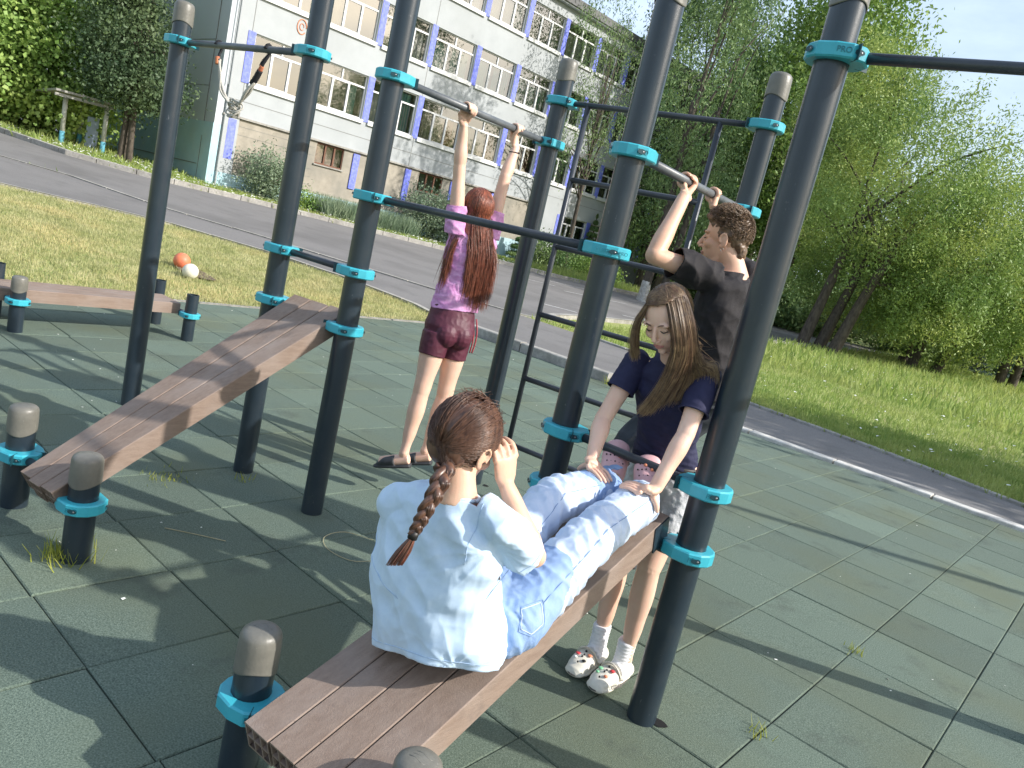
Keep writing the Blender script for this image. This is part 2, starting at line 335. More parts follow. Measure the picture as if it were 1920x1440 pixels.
# ---------------------------------------------------------------- scattered small stuff
def quads(name, V4, m, kind=None, smooth=False):
    """V4: array (n,4,3)"""
    n = len(V4); me = bpy.data.meshes.new(name); me.vertices.add(n * 4); me.vertices.foreach_set('co', np.asarray(V4, dtype=np.float32).ravel())
    me.loops.add(n * 4); me.loops.foreach_set('vertex_index', np.arange(n * 4, dtype=np.int32)); me.polygons.add(n)
    me.polygons.foreach_set('loop_start', np.arange(0, n * 4, 4, dtype=np.int32)); me.polygons.foreach_set('loop_total', np.full(n, 4, dtype=np.int32)); me.update(calc_edges=True)
    return me
def tzv(x, y):
    return np.clip((-x - 9) / 18.5, 0, 1.3) * np.clip(1.35 - .0295 * y, -.2, 1.5)
def in_poly(x, y, poly):
    c = np.zeros(len(x), bool); n = len(poly)
    for i in range(n):
        x1, y1 = poly[i]; x2, y2 = poly[(i + 1) % n]
        k = ((y1 > y) != (y2 > y)) & (x < (x2 - x1) * (y - y1) / (y2 - y1 + 1e-12) + x1); c ^= k
    return c
ROADP = NEAR + FAR[::-1]; WALKP = WALKN + WALKF[::-1]; MATP = [(MATX0 - .02, MATY0), (MATX1, MATY0), (MATX1, MATY1 + .15), (MATX0 - .02, MATY1 + .15)]
def blades(name, m, x, y, hmin, hmax, w, lean=.5, clump=0, label=None, cat='grass', kind='stuff', parent=None, zoff=0):
    n = len(x); a = rng.uniform(0, 2 * np.pi, n); hh = rng.uniform(hmin, hmax, n); la = rng.uniform(0, 2 * np.pi, n); ll = rng.uniform(.1, lean, n) * hh
    z = tzv(x, y) + zoff; V4 = np.zeros((n, 4, 3)); dx, dy = np.cos(a) * w / 2, np.sin(a) * w / 2
    V4[:, 0] = np.stack([x - dx, y - dy, z - .01], 1); V4[:, 1] = np.stack([x + dx, y + dy, z - .01], 1)
    V4[:, 2] = np.stack([x + np.cos(la) * ll + dx * .25, y + np.sin(la) * ll + dy * .25, z + hh], 1); V4[:, 3] = np.stack([x + np.cos(la) * ll - dx * .25, y + np.sin(la) * ll - dy * .25, z + hh], 1)
    o = link(quads(name, V4, m), name, parent, m)
    if label: tag(o, label, cat, kind=kind)
    return o
def scatter(n, x0, x1, y0, y1, excl=(), incl=None):
    x, y = rng.uniform(x0, x1, n), rng.uniform(y0, y1, n); k = np.ones(n, bool)
    for p in excl: k &= ~in_poly(x, y, p)
    if incl: k &= in_poly(x, y, incl)
    return x[k], y[k]
EX = (ROADP, WALKP, MATP)
BLD = [(-27.3 - .5, 14.29 - 0), (-24.6, 60), (-45, 60), (-45, 14)]
LAWN = [(-8.66, -2), (-8.66, 9.0)] + [p for p in WALKN[:9]][::-1] + [(-17.2, -2)]
x, y = scatter(150000, -17.2, -8.66, .5, 9.2, (), LAWN)
blades('grass', M['blade'], x, y, .02, .055, .012, .9, label='short dry yellowish lawn between the rubber paving and the sidewalk')
x, y = scatter(52000, -10, 3, 9.9, 22, EX)
k = rng.random(len(x)) < np.clip(1.6 - (y - 10) / 10, .25, 1); x, y = x[k], y[k]
x2, y2 = scatter(26000, -13, 4, 18, 60, EX); x3, y3 = scatter(14000, -6, 2, 9.9, 13, EX)
blades('grass', M['bladeg'], np.r_[x, x3], np.r_[y, y3], .035, .11, .020, .8, label='bright green meadow grass sloping away beside the asphalt path')
blades('grass', M['bladeg'], x2, y2, .12, .30, .05, .7, label='tall meadow grass in front of the line of trees')
x, y = scatter(60000, -32, -18.5, 6, 34, EX); k = ~in_poly(x, y, BLD); x, y = x[k], y[k]
blades('grass', M['bladeg'], x, y, .05, .16, .035, .8, label='grass verge along the far kerb below the school wall')
x, y = scatter(30000, -60, -27, -8, 13.5, EX); blades('grass', M['bladeg'], x, y, .08, .28, .06, .7, label='rough grass bank left of the school end wall')
def specks(name, m, x, y, s0, s1, z0, z1, label, cat):
    n = len(x); z = tzv(x, y) + rng.uniform(z0, z1, n); s = rng.uniform(s0, s1, n); a = rng.uniform(0, 6.28, n); e = rng.uniform(.3, 1, n)
    V4 = np.zeros((n, 4, 3))
    for i, (u, v) in enumerate(((-1, -1), (1, -1), (1, 1), (-1, 1))):
        V4[:, i] = np.stack([x + s * (u * np.cos(a) - v * e * np.sin(a)), y + s * (u * np.sin(a) + v * e * np.cos(a)), z + u * s * rng.uniform(-.3, .6, n)], 1)
    tag(link(quads(name, V4, m), name, None, m), label, cat, kind='stuff')
x, y = scatter(3600, -31, -19, 7, 26, EX); k = ~in_poly(x, y, BLD); x, y = x[k], y[k]
specks('clover_flowers', M['clover'], x, y, .02, .045, .09, .16, 'white clover flowers dotting the verge below the school', 'flowers')
x, y = scatter(420, -8, 3, 10.2, 26, EX); specks('clover_flowers', M['clover'], x, y, .010, .026, .10, .17, 'small white flowers scattered in the green meadow', 'flowers')
x, y = scatter(240, -8.5, 4, .5, 8.6); specks('leaf_litter', M['clover'], x, y, .002, .007, .003, .008, 'pale petals and scraps littering the green rubber tiles', 'litter')

def tuft(x, y, n, r, hh, label, m='blade', w=.006):
    xs, ys = x + rng.normal(0, r, n), y + rng.normal(0, r, n)
    o = blades('grass_tuft', M[m], xs, ys, hh * .4, hh, w, 1.0); tag(o, label, 'grass tuft', kind='stuff'); return o
M['weed'] = mat('yellow_green_weed', (.22, .28, .03), (.42, .42, .08), 30, .7, transl=.4)
tuft(-2.93, 1.17, 150, .042, .085, 'grass tuft at the foot of the capped post beside the sloped bench', 'weed')
tuft(-3.60, 1.87, 60, .06, .035, 'low yellow weed on the paving under the steeper sloped bench', 'weed')
tuft(-3.50, 2.26, 16, .02, .05, 'tiny weed at the foot of the tall post behind the steeper bench', 'weed')
tuft(-.727, 4.02, 26, .025, .05, 'weed sprouting from a tile joint on the right of the paving', 'weed')
tuft(-.725, 2.83, 22, .022, .04, 'weed in the tile joint at the bottom edge right of the thick post', 'weed')
tuft(-5.33, 8.66, 60, .06, .12, 'weeds at the end of the raised concrete kerb', 'weed', .01)
def twig(pts, r, label):
    mb = MB(); mb.loft(pts, [(r, r)] * len(pts), 5, sub=5); tag(mb.build('twig', M['straw'], smooth=True), label, 'twig')
M['straw'] = mat('dry_straw', (.34, .30, .16), (.45, .40, .25), 30, .8)
twig([(-2.62, 2.46, .006), (-2.72, 2.36, .02), (-2.73, 2.25, .008), (-2.62, 2.19, .006), (-2.48, 2.22, .006), (-2.41, 2.31, .02), (-2.38, 2.33, .006)], .0018, 'thin curled dry stalk lying by the foot of a tall post')
twig([(-3.06, 1.62, .005), (-2.95, 1.72, .005), (-2.85, 1.80, .006)], .002, 'short straight dry stalk on the tiles')
# ---------------------------------------------------------------- school building
AB = R(87.04); BU = Vector((math.cos(AB), math.sin(AB), 0)); BN = Vector((math.sin(AB), -math.cos(AB), 0)); BP = -28 * BN
def bp(u, o, z): return BP + BU * u + BN * o + Vector((0, 0, z))
BR = Matrix((BU, BN, Vector((0, 0, 1)))).transposed()
M['plaster'] = mat('plaster', (.375, .395, .405), (.415, .435, .445), 1.2, .9, .25, 25, c3=(.33, .345, .345), scale3=.45, f3=.45, det=7)
M['plaster2'] = mat('end_wall_panel', (.50, .54, .57), (.55, .58, .60), 1.0, .9, .2, 20, c3=(.43, .46, .48), scale3=.5, f3=.5, det=6)
M['bluewall'] = mat('light_blue_paint', (.36, .54, .60), (.42, .60, .66), 1.5, .85, .2, 20, c3=(.48, .56, .56), scale3=1.2, f3=.4)
M['bluepan'] = mat('violet_blue_panel', (.13, .16, .66), (.19, .23, .74), 14, .7, .3, 60, c3=(.32, .36, .76), scale3=9, f3=.5)
M['block'] = mat('basement_block', (.30, .27, .22), (.38, .34, .28), 2.5, .95, .4, 30, c3=(.22, .21, .18), scale3=.9, f3=.7)
M['seam'] = mat('panel_seam', (.16, .16, .15), (.24, .24, .22), 8, .95)
M['pvc'] = mat('white_window_frame', (.68, .68, .67), rough=.4)
M['woodf'] = mat('old_brown_window_wood', (.20, .085, .045), (.11, .055, .035), 20, .7)
M['roofm'] = mat('roof_edge_metal', (.09, .09, .095), (.13, .13, .13), 5, .6)
M['room'] = mat('dim_room', (.25, .26, .25), rough=.9)
M['curtg'] = mat('green_curtain', (.18, .42, .38), (.30, .58, .53), 6, .9, stretch=(6, 6, .3))
M['curtr'] = mat('red_curtain', (.40, .10, .08), (.52, .17, .13), 6, .9, stretch=(6, 6, .3))
M['curtb'] = mat('beige_curtain', (.42, .37, .31), (.58, .53, .46), 6, .9, stretch=(6, 6, .3))
M['curtw'] = mat('white_tulle', (.55, .56, .56), (.72, .73, .73), 6, .9, stretch=(6, 6, .3))
def glass():
    m = bpy.data.materials.new('window_glass'); m.use_nodes = True; n, l = m.node_tree.nodes, m.node_tree.links; n.clear()
    o = n.new('ShaderNodeOutputMaterial'); t = n.new('ShaderNodeBsdfTransparent'); t.inputs[0].default_value = (.85, .9, .9, 1); g = n.new('ShaderNodeBsdfGlossy'); g.inputs['Roughness'].default_value = .03
    x = n.new('ShaderNodeMixShader'); fr = n.new('ShaderNodeFresnel'); fr.inputs[0].default_value = 2.0; mx_ = n.new('ShaderNodeMath'); mx_.operation = 'MAXIMUM'; mx_.inputs[1].default_value = .30; l.new(fr.outputs[0], mx_.inputs[0]); l.new(mx_.outputs[0], x.inputs[0]); l.new(t.outputs[0], x.inputs[1]); l.new(g.outputs[0], x.inputs[2]); l.new(x.outputs[0], o.inputs[0]); return m
M['glass'] = glass()
U0, U1 = 12.86, 55.0; PIT = 2.63
school = empty('school_building', bp(U0, 0, .9)); tag(school, 'long grey three storey school with violet blue panels between white framed windows', 'building')
def bb(mb, u0, u1, o0, o1, z0, z1, mi=0): mb.box(bp((u0 + u1) / 2, (o0 + o1) / 2, (z0 + z1) / 2), (abs(u1 - u0), abs(o1 - o0), abs(z1 - z0)), BR, mi)
rows = [(4.80, 6.50), (7.83, 9.45), (10.83, 12.46)]
wins = [13.62 + PIT * k for k in range(16)]
SP = [(3.5, 4.80), (6.50, 7.83), (9.45, 10.83), (12.46, 13.15)]
w = MB()
for z0, z1 in SP: bb(w, U0, U1, -.35, 0, z0, z1)
ULOW = 29.6
for zi, (z0, z1) in enumerate(rows + [(1.9, 3.28)]):
    prev = U0 if zi < 3 else ULOW
    for u in wins:
        if zi == 3 and u < ULOW: continue
        if u - prev > 0.01: bb(w, prev, u, -.35, 0, z0, z1)
        prev = u + 2.30
    bb(w, prev, U1, -.35, 0, z0, z1)
bb(w, ULOW, U1, -.35, 0, -.5, 1.9); bb(w, ULOW, U1, -.35, 0, 3.28, 3.5)
w.build('facade_wall', M['plaster'], school)
b = MB(); holes = [(16.79, 18.06), (19.4, 20.0), (22.05, 23.44), (25.6, 26.9)]; prev = U0
for a, c in holes: bb(b, prev, a, -.35, -.03, 2.62, 3.46); prev = c
bb(b, prev, ULOW, -.35, -.03, 2.62, 3.46); bb(b, U0 + .3, ULOW, -.35, -.03, 1.45, 2.62)
b.build('basement_wall', M['block'], school)
b = MB(); bb(b, U0, ULOW + .3, -.35, .03, -.4, 1.45); bb(b, U0, U0 + .62, -.3, .02, 1.45, 3.5, 1); b.build('plinth', [M['bluewall'], M['plaster']], school)
b = MB(); bb(b, U0 - .02, ULOW, -.02, .07, 3.47, 3.54); bb(b, U0 - .02, U1, .003, .006, 4.08, 4.10, 1)
for k in range(0, 15): 
    for z0, z1 in SP[:3] if k % 3 == 0 else SP[:0]: bb(b, wins[k] - .175, wins[k] - .155, .003, .007, z0, z1, 1)
for z in (1.75, 2.05, 2.35, 2.9, 3.2): bb(b, U0 + .65, 16.7, -.028, -.024, z, z + .012, 1)
b.build('ledge', [M['kerb'], M['seam']], school)
b = MB(); bb(b, U0 - .3, U1, -13.5, .30, 13.15, 13.30); bb(b, U0 - .3, U1, .28, .36, 13.05, 13.42, 0); bb(b, U0 - .2, U1, -.1, .28, 12.98, 13.12, 1); b.build('roof', [M['roofm'], M['plaster']], school)
# end wall facing the verge
b = MB(); bb(b, U0 - .28, U0 - .02, -14, 0.0, 3.1, 13.1, 0); bb(b, U0 - .30, U0 - .02, -14, -.0, -.3, 3.1, 1)
for z in (4.35, 5.95, 7.5, 9.0, 10.4, 12): bb(b, U0 - .285, U0 - .278, -14, -.8, z, z + .025, 2)
bb(b, U0 - .31, U0 - .298, -.8, -.77, -.2, 2.6, 2); bb(b, U0 - .30, U0 - .276, -.82, -.78, 3.1, 13.1, 2); bb(b, U0 - .312, U0 - .298, -14, -.9, 1.55, 1.58, 2)
b.build('end_wall', [M['plaster2'], M['bluewall'], M['seam']], school)
b = MB(); b.tube([bp(U0 + .05, .06, 1.0), bp(U0 + .05, .06, 13.1)], .035, 8); b.tube([bp(U0 - .05, .10, 4.5), bp(U0 - .02, .1, 13)], .018, 6); b.build('corner_pipe', M['plaster'], school)
b = MB(); bb(b, U0, U1, -1.6, -1.5, 0, 13); bb(b, U0, U1, -13.8, -13.5, 0, 13); bb(b, U1 - .2, U1, -13.5, -.35, 0, 13.1)
for z in (3.5, 6.6, 9.6): bb(b, U0, U1, -1.5, -.36, z, z + .15)
b.build('inner_wall', M['room'], school)
# violet panels
for zi, (z0, z1) in enumerate(rows):
    for k, u in enumerate(wins):
        p = MB(); bb(p, u - .30 + .0, u - .02, -.01, .025, z0 - .06, z1 + .02); p.build('blue_panel', M['bluepan'], school)
for u in (13.62 - .26, 18.78, 21.52, 24.2, 26.9):
    p = MB(); bb(p, u - .28, u + .02, -.04, .03, 1.98 if u < 20 else 1.7, 3.40); p.build('blue_panel', M['bluepan'], school)
for u in wins:
    if u > ULOW: p = MB(); bb(p, u - .32, u - .02, -.01, .025, 1.85, 3.3); p.build('blue_panel', M['bluepan'], school)
# windows: frame > pane, curtain, sill
def window(u, z0, z1, k, zi):
    Wd = 2.30; t = .05; zt = z0 + (z1 - z0) * .70; f = MB()
    bb(f, u, u + t, -.16, -.09, z0, z1); bb(f, u + Wd - t, u + Wd, -.16, -.09, z0, z1); bb(f, u + t, u + Wd - t, -.16, -.09, z0, z0 + t); bb(f, u + t, u + Wd - t, -.16, -.09, z1 - t, z1)
    bb(f, u + t, u + Wd - t, -.158, -.088, zt, zt + .07)
    for q in (1 / 3, 2 / 3): bb(f, u + Wd * q - .032, u + Wd * q + .032, -.157, -.087, z0 + t, zt)
    bb(f, u + Wd * .5 - .03, u + Wd * .5 + .03, -.157, -.087, zt + .07, z1 - t)
    a = u + Wd / 3 + .032; b_ = u + 2 * Wd / 3 - .032
    bb(f, a, a + .025, -.15, -.08, z0 + t, zt); bb(f, b_ - .025, b_, -.15, -.08, z0 + t, zt); bb(f, a + .025, b_ - .025, -.15, -.08, zt - .025, zt); bb(f, a + .025, b_ - .025, -.15, -.08, z0 + t, z0 + t + .025)
    fo = f.build('window', M['pvc'], school)
    g = MB(); g.add([bp(u + .03, -.125, z0 + .03), bp(u + Wd - .03, -.125 + random.uniform(-.01, .01), z0 + .03), bp(u + Wd - .03, -.125, z1 - .03), bp(u + .03, -.125 + random.uniform(-.01, .01), z1 - .03)], [(0, 1, 2, 3)]); g.build('pane', M['glass'], fo, fix=False)
    s = MB(); bb(s, u - .04, u + Wd + .04, -.08, .09, z0 - .16, z0 - .005); s.build('sill', M['pvc'], fo)
    def curtain(x0, x1, m, zz=None):
        c = MB(); n = max(6, int((x1 - x0) * 26)); vs = []
        for i in range(n + 1):
            x = x0 + (x1 - x0) * i / n; o = -.30 + .035 * math.sin(i * 1.9) + random.uniform(-.012, .012)
            vs += [bp(x, o, z0 + .02), bp(x, o * 1.0, zz or z1 - .08)]
        c.add(vs, [(2 * i, 2 * i + 2, 2 * i + 3, 2 * i + 1) for i in range(n)]); c.build('curtain', m, fo, smooth=True, fix=False)
    r = random.random() * (.72 if k >= 4 or zi == 2 else 1)
    if r < .75 and not (zi == 0 and k in (3, 4, 5)) and not (zi == 1 and k in (3, 4)): curtain(u + .06, u + (2.2 if r < .3 else .75), M['curtw'] if r < .5 else M['curtb'], zt + .03)
    if .3 < r < .6 and zi: curtain(u + 1.6, u + 2.2, M['curtw'], zt + .03)
    if zi == 0:
        if k in (3, 4, 5): curtain(u + .05, u + .28, M['curtr'], zt + .05); curtain(u + .28, u + 1.5, M['curtb'], zt + .02); curtain(u + 1.55, u + 2.1, M['curtr'], zt + .05)
        elif k == 2: curtain(u + 1.4, u + 2.1, M['curtg'])
        elif k == 1: curtain(u + 1.7, u + 2.05, M['curtg'], zt)
        elif k > 5: curtain(u + .2, u + .9, M['curtb'])
    elif zi == 1:
        if k in (3, 4): curtain(u + .06, u + .95, M['curtg'], zt + .03); curtain(u + 1.2, u + 2.2, M['curtg'], zt + .02)
        elif k > 4: curtain(u + .06, u + 2.2, M['curtw'] if k > 5 else M['curtg'], zt + .02)
        elif k == 1: curtain(u + .2, u + .5, M['curtb'])
    else:
        if k in (4, 6): curtain(u + .05, u + 2.2, M['curtw'], zt + .04)
        elif k in (2, 3): curtain(u + 1.2, u + 2.2, M['curtw'], zt)
        elif k > 6 and k % 2: curtain(u + .1, u + 1.6, M['curtw'])
for zi, (z0, z1) in enumerate(rows):
    for k, u in enumerate(wins): window(u, z0, z1, k, zi)
for k, u in enumerate(wins):
    if u > ULOW: window(u, 1.9, 3.28, k + 20, 0)
for a, c in holes:
    f = MB(); n = 3 if c - a > 1 else 1
    bb(f, a, c, -.14, -.06, 2.62, 2.68); bb(f, a, c, -.14, -.06, 3.38, 3.46)
    for q in range(n + 1): x = a + (c - a) * q / n; bb(f, max(a, x - .035), min(c, x + .035), -.138, -.058, 2.68, 3.38)
    fo = f.build('basement_window', M['woodf'], school); g = MB(); g.add([bp(a, -.11, 2.64), bp(c, -.11, 2.64), bp(c, -.11, 3.44), bp(a, -.11, 3.44)], [(0, 1, 2, 3)]); g.build('pane', M['glass'], fo, fix=False)
    s = MB(); bb(s, a - .06, c + .06, -.03, .04, 2.57, 2.62); s.build('sill', M['kerb'], fo)
    g = MB(); bb(g, a - .1, c + .1, -.55, -.5, 2.4, 3.6); g.build('inner_wall', M['room'], school)
g = MB(); pts = [bp(17.0 - .35 + .19 * math.cos(t), .012, 8.65 - 1.35 + .26 * math.sin(t)) for t in [i * .35 for i in range(17)]]; g.tube([p - BU * 1.35 for p in pts], .022, 5); g.tube([p * .45 + (bp(16.65, .012, 7.3)) * .55 - BU * 1.35 for p in pts], .016, 5); M['graf'] = mat('orange_graffiti', (.62, .25, .14), rough=.9); g.build('graffiti', M['graf'], school)

# low white building glimpsed through the trees
fb = empty('far_building', (-36, 66, -.2)); tag(fb, 'low whitish building glimpsed between the tree trunks right of the school', 'building')
m_ = MB(); m_.box((-36, 66, 2.0), (16, 6, 4.4)); m_.build('wall', M['plaster'], fb); m_ = MB(); m_.box((-36, 66, 4.35), (16.8, 6.8, .3)); m_.build('roof', M['roofm'], fb)
for i in range(5): m_ = MB(); m_.box((-42 + i * 3, 62.95, 2.2), (1.6, .15, 1.4)); m_.build('window', M['room'], fb)

# canopy frame and board beside the end wall
cp = empty('canopy', (-29.0, 9.6, tz(-29, 9.6))); tag(cp, 'small flat canopy on pale posts with blue painted feet left of the school', 'canopy')
M['postp'] = mat('pale_post_paint', (.42, .42, .38), (.50, .50, .45), 8, .8); M['bluefoot'] = mat('blue_foot_paint', (.10, .32, .40), rough=.8)
zc = tz(-29, 10)
m_ = MB(); m_.box((-29.6, 10.2, zc + 1.62), (2.2, 1.8, .07), Matrix.Rotation(R(-4), 3, 'Y')); m_.box((-28.55, 10.2, zc + 1.56), (.06, 1.8, .09)); m_.build('canopy_roof', M['kerb'], cp)
for (x_, y_) in ((-28.9, 9.75), (-30.2, 10.75), (-28.8, 11.0)):
    m_ = MB(); z_ = tz(x_, y_); m_.tube([(x_, y_, z_ + .45), (x_, y_, zc + 1.6)], .075, 10); po = m_.build('post', M['postp'], cp, smooth=True); m_ = MB(); m_.tube([(x_, y_, z_ - .1), (x_, y_, z_ + .45)], .08, 10); m_.build('post_foot', M['bluefoot'], po, smooth=True)
bd = MB(); z_ = tz(-30.2, 10.7); bd.box((-29.7, 10.95, z_ + .55), (.05, .45, 1.1), Matrix.Rotation(R(20), 3, 'Z'), bev=.01)
M['board'] = mat('pale_blue_board', (.42, .50, .68), rough=.6); tag(bd.build('notice_board', M['board']), 'upright pale blue board standing beside the canopy posts', 'board')
# ---------------------------------------------------------------- workout frame
P1, P2, P3, P4, P5, P6, P7, P8, P9 = (-4.837, 2.201), (-3.626, 2.324), (-3.019, 2.370), (-3.105, 3.685), (-1.688, 2.479), (-1.850, 3.848), (-1.043, 2.484), (.25, 2.64), (.12, 4.05)
PR = .054
def post_mesh(x, y, top, nm, parent, capl=.128, ztop=None, open_=False):
    m = MB(); zt = top - (.0 if open_ else capl * .6)
    m.tube([(x, y, -.03), (x, y, zt)], PR, 28, caps=not open_)
    if open_: m.tube([(x, y, zt), (x, y, zt - .25)], PR - .004, 28, caps=False); ring = 28; 
    po = smoothsharp(m.build(nm, M['pole'], parent))
    if open_:
        r = MB(); vs = []
        for rr in (PR + .0005, PR - .0045):
            for zz in (zt + .001, ): vs += [(x + rr * math.cos(t * math.pi / 14), y + rr * math.sin(t * math.pi / 14), zz) for t in range(28)]
        r.add(vs, [(i, (i + 1) % 28, 28 + (i + 1) % 28, 28 + i) for i in range(28)]); r.build('rim', M['pole'], po, fix=False); return po
    # plastic cap with a wavy lower lip and rounded top
    c = MB(); n = 32; vs = []; rc = PR + .0045; a0 = random.uniform(0, 6.28)
    prof = [(rc - .002, None), (rc, .01), (rc, .04), (rc - .0005, .5), (rc - .002, .80), (rc - .006, .89), (rc - .014, .955), (rc - .026, .987), (rc - .042, 1.0)]
    for k, (rr, fz) in enumerate(prof):
        for i in range(n):
            th = 2 * math.pi * i / n; lip = .010 * math.sin(2 * th + a0)
            z = (top - capl + lip) if k == 0 else (top - capl + lip * (1 - fz) + capl * fz)
            vs.append((x + rr * math.cos(th), y + rr * math.sin(th), z))
    vs.append((x, y, top + .001)); fs = [(k * n + i, k * n + (i + 1) % n, (k + 1) * n + (i + 1) % n, (k + 1) * n + i) for k in range(len(prof) - 1) for i in range(n)] + [((len(prof) - 1) * n + i, (len(prof) - 1) * n + (i + 1) % n, len(vs) - 1) for i in range(n)]
    c.add(vs, fs)
    for q in (-1, 0, 1): c.tube([(x - .02, y + q * .012 - .004, top - .0015), (x - .006, y + q * .012 + .003, top - .0005), (x + .012, y + q * .012, top - .001), (x + .022, y + q * .012 + .004, top - .002)], .0016, 5)
    c.build('cap', M['cap'], po, smooth=True)
    return po
def text_mesh(body, size, depth=.0012):
    cu = bpy.data.curves.new('t', 'FONT'); cu.body = body; cu.size = size; cu.extrude = depth; cu.align_x = 'CENTER'; cu.align_y = 'CENTER'
    o = bpy.data.objects.new('t', cu); COL.objects.link(o); dg = bpy.context.evaluated_depsgraph_get(); me = bpy.data.meshes.new_from_object(o.evaluated_get(dg)); bpy.data.objects.remove(o); bpy.data.curves.remove(cu); return me
def clamp(x, y, z, ang, parent, text=True, h=.046):
    """two-part collar; ang = direction of the bar it carries"""
    rot = Matrix.Rotation(ang, 3, 'Z'); out = [(.104, .030), (.104, -.030), (.072, -.070), (.024, -.084), (-.036, -.080), (-.070, -.052), (-.086, -.018), (-.086, .018), (-.070, .052), (-.036, .080), (.024, .084), (.072, .070)]
    pts = []
    for i, p in enumerate(out):
        q = out[(i + 1) % 12]; pts += [Vector(p), Vector(p) * .5 + Vector(q) * .5]
    N = len(pts); vs = []; b = .005
    lv = [(-h / 2, 1 - .06), (-h / 2 + b, 1), (h / 2 - b, 1), (h / 2, 1 - .06)]
    for zz, s in lv: vs += [Vector((p.x * s, p.y * s, zz)) for p in pts]
    ang_ = [math.atan2(p.y, p.x) for p in pts]
    for zz in (h / 2, -h / 2): vs += [Vector(((PR + .001) * math.cos(a), (PR + .001) * math.sin(a), zz)) for a in ang_]
    fs = [(k * N + i, k * N + (i + 1) % N, (k + 1) * N + (i + 1) % N, (k + 1) * N + i) for k in range(3) for i in range(N)]
    fs += [(3 * N + i, 3 * N + (i + 1) % N, 4 * N + (i + 1) % N, 4 * N + i) for i in range(N)] + [(4 * N + i, 4 * N + (i + 1) % N, 5 * N + (i + 1) % N, 5 * N + i) for i in range(N)] + [(5 * N + i, 5 * N + (i + 1) % N, (i + 1) % N, i) for i in range(N)]
    c = Vector((x, y, z)); m = MB(); m.add([c + rot @ v for v in vs], fs); co_ = m.build('clamp', M['cyan'], parent)
    # seam lines, slots with bolts
    for sg in (1, -1): m = MB(); m.box(c + rot @ Vector((.079, sg * .052, 0)), (.0022, .045, h + .0012), rot @ Matrix.Rotation(R(-40 * sg), 3, 'Z')); m.build('split_line', M['cyand'], co_)
    dv = Vector((-x, -y)).normalized()
    for sy in (-1, 1):
        for px, py, a_ in ((.088, .052, -41), (-.060, .066, 38)):
            cc = c + rot @ Vector((px, sy * py, 0)); r2 = rot @ Matrix.Rotation(R(a_ * sy), 3, 'Z')
            nrm = r2 @ Vector((0, sy, 0)); tang = r2 @ Vector((1, 0, 0)); k = []
            if nrm.xy.dot(dv) < -.15: continue
            for i in range(16):
                th = i * math.pi / 8; k.append(cc + tang * (.017 * math.cos(th)) + Vector((0, 0, .009 * math.sin(th))) + nrm * .0015)
            m = MB(); m.add(k, [tuple(range(16))]); m.build('slot', M['cyand'], co_, fix=False); b2 = MB(); b2.ball(cc + tang * -.006 * sy - nrm * .002, .0052, nu=8, nv=6); b2.build('bolt', M['bolt'], co_, smooth=True)
    if text:
        me = text_mesh('KENGURU.PRO' if text == 2 else 'PRO', .024 if text != 2 else .018)
        d = -Vector((x, y)).normalized() if False else Vector((-x, -y)).normalized()
        # facet most nearly facing the viewer's side of the playground
        best = None
        for i in range(12):
            p, q = Vector(out[i]), Vector(out[(i + 1) % 12]); e = q - p
            if e.length < .04 and text != 2: continue
            nn = Vector((e.y, -e.x)).normalized(); 
            if nn.dot(p) < 0: nn = -nn
            wn_ = (rot @ Vector((nn.x, nn.y, 0))).xy; s = wn_.dot(d)
            if (i in (0, 2, 4, 8, 10, 1, 3, 9)) and (best is None or s > best[0]): best = (s, (p + q) / 2, nn)
        mid, nn = best[1], best[2]; n3 = rot @ Vector((nn.x, nn.y, 0)); up = Vector((0, 0, 1)); tx = up.cross(n3)
        Rm = Matrix((tx, up, n3)).transposed().to_4x4(); Rm.translation = c + rot @ Vector((mid.x, mid.y, 0)) + n3 * .0008
        me.transform(Rm); L = parent_loc(co_); me.transform(Matrix.Translation(-L)) if L.length else None
        me.materials.clear(); link(me, 'lettering', co_, M['cyand2'])
    return co_
M['cyand2'] = mat('clamp_relief', (.014, .17, .22), rough=.5)
def ang(a, b): return math.atan2(b[1] - a[1], b[0] - a[0])
def crossbar(a, b, z, parent, r=.018, m='bar', inset=.085, name='crossbar', z2=None):
    A, B = Vector((*a, z)), Vector((*b, z2 if z2 is not None else z)); t = (B - A).normalized(); mb = MB(); mb.tube([A + t * inset, B - t * inset], r, 16); return mb.build(name, M[m], parent, smooth=True)
frame = empty('workout_frame', (-3.019, 2.370, 0)); tag(frame, 'outdoor workout frame of dark blue posts, turquoise clamps and pull-up bars', 'workout frame')
for p, top in ((P1, 2.49), (P2, 2.90), (P3, 2.78), (P4, 2.68), (P5, 2.66), (P6, 2.70), (P7, 2.64), (P8, 2.66), (P9, 2.7)): post_mesh(*p, top, 'post', frame)
FB = [(P1, P2, 2.262, 'barg'), (P2, P3, 1.262, 'bar'), (P3, P4, 2.185, 'barg'), (P3, P5, 1.628, 'bar'), (P5, P6, 2.000, 'barg'), (P5, P7, .908, 'bar'), (P7, P8, 2.366, 'bar'), (P8, P9, 2.1, 'bar')]
for a, b, z, m_ in FB:
    crossbar(a, b, z, frame, .0185 if m_ == 'barg' else .0175, m_)
    clamp(*a, z, ang(a, b), frame, 1); clamp(*b, z, ang(b, a), frame, 2 if (a is P3 and b is P5) else 1)
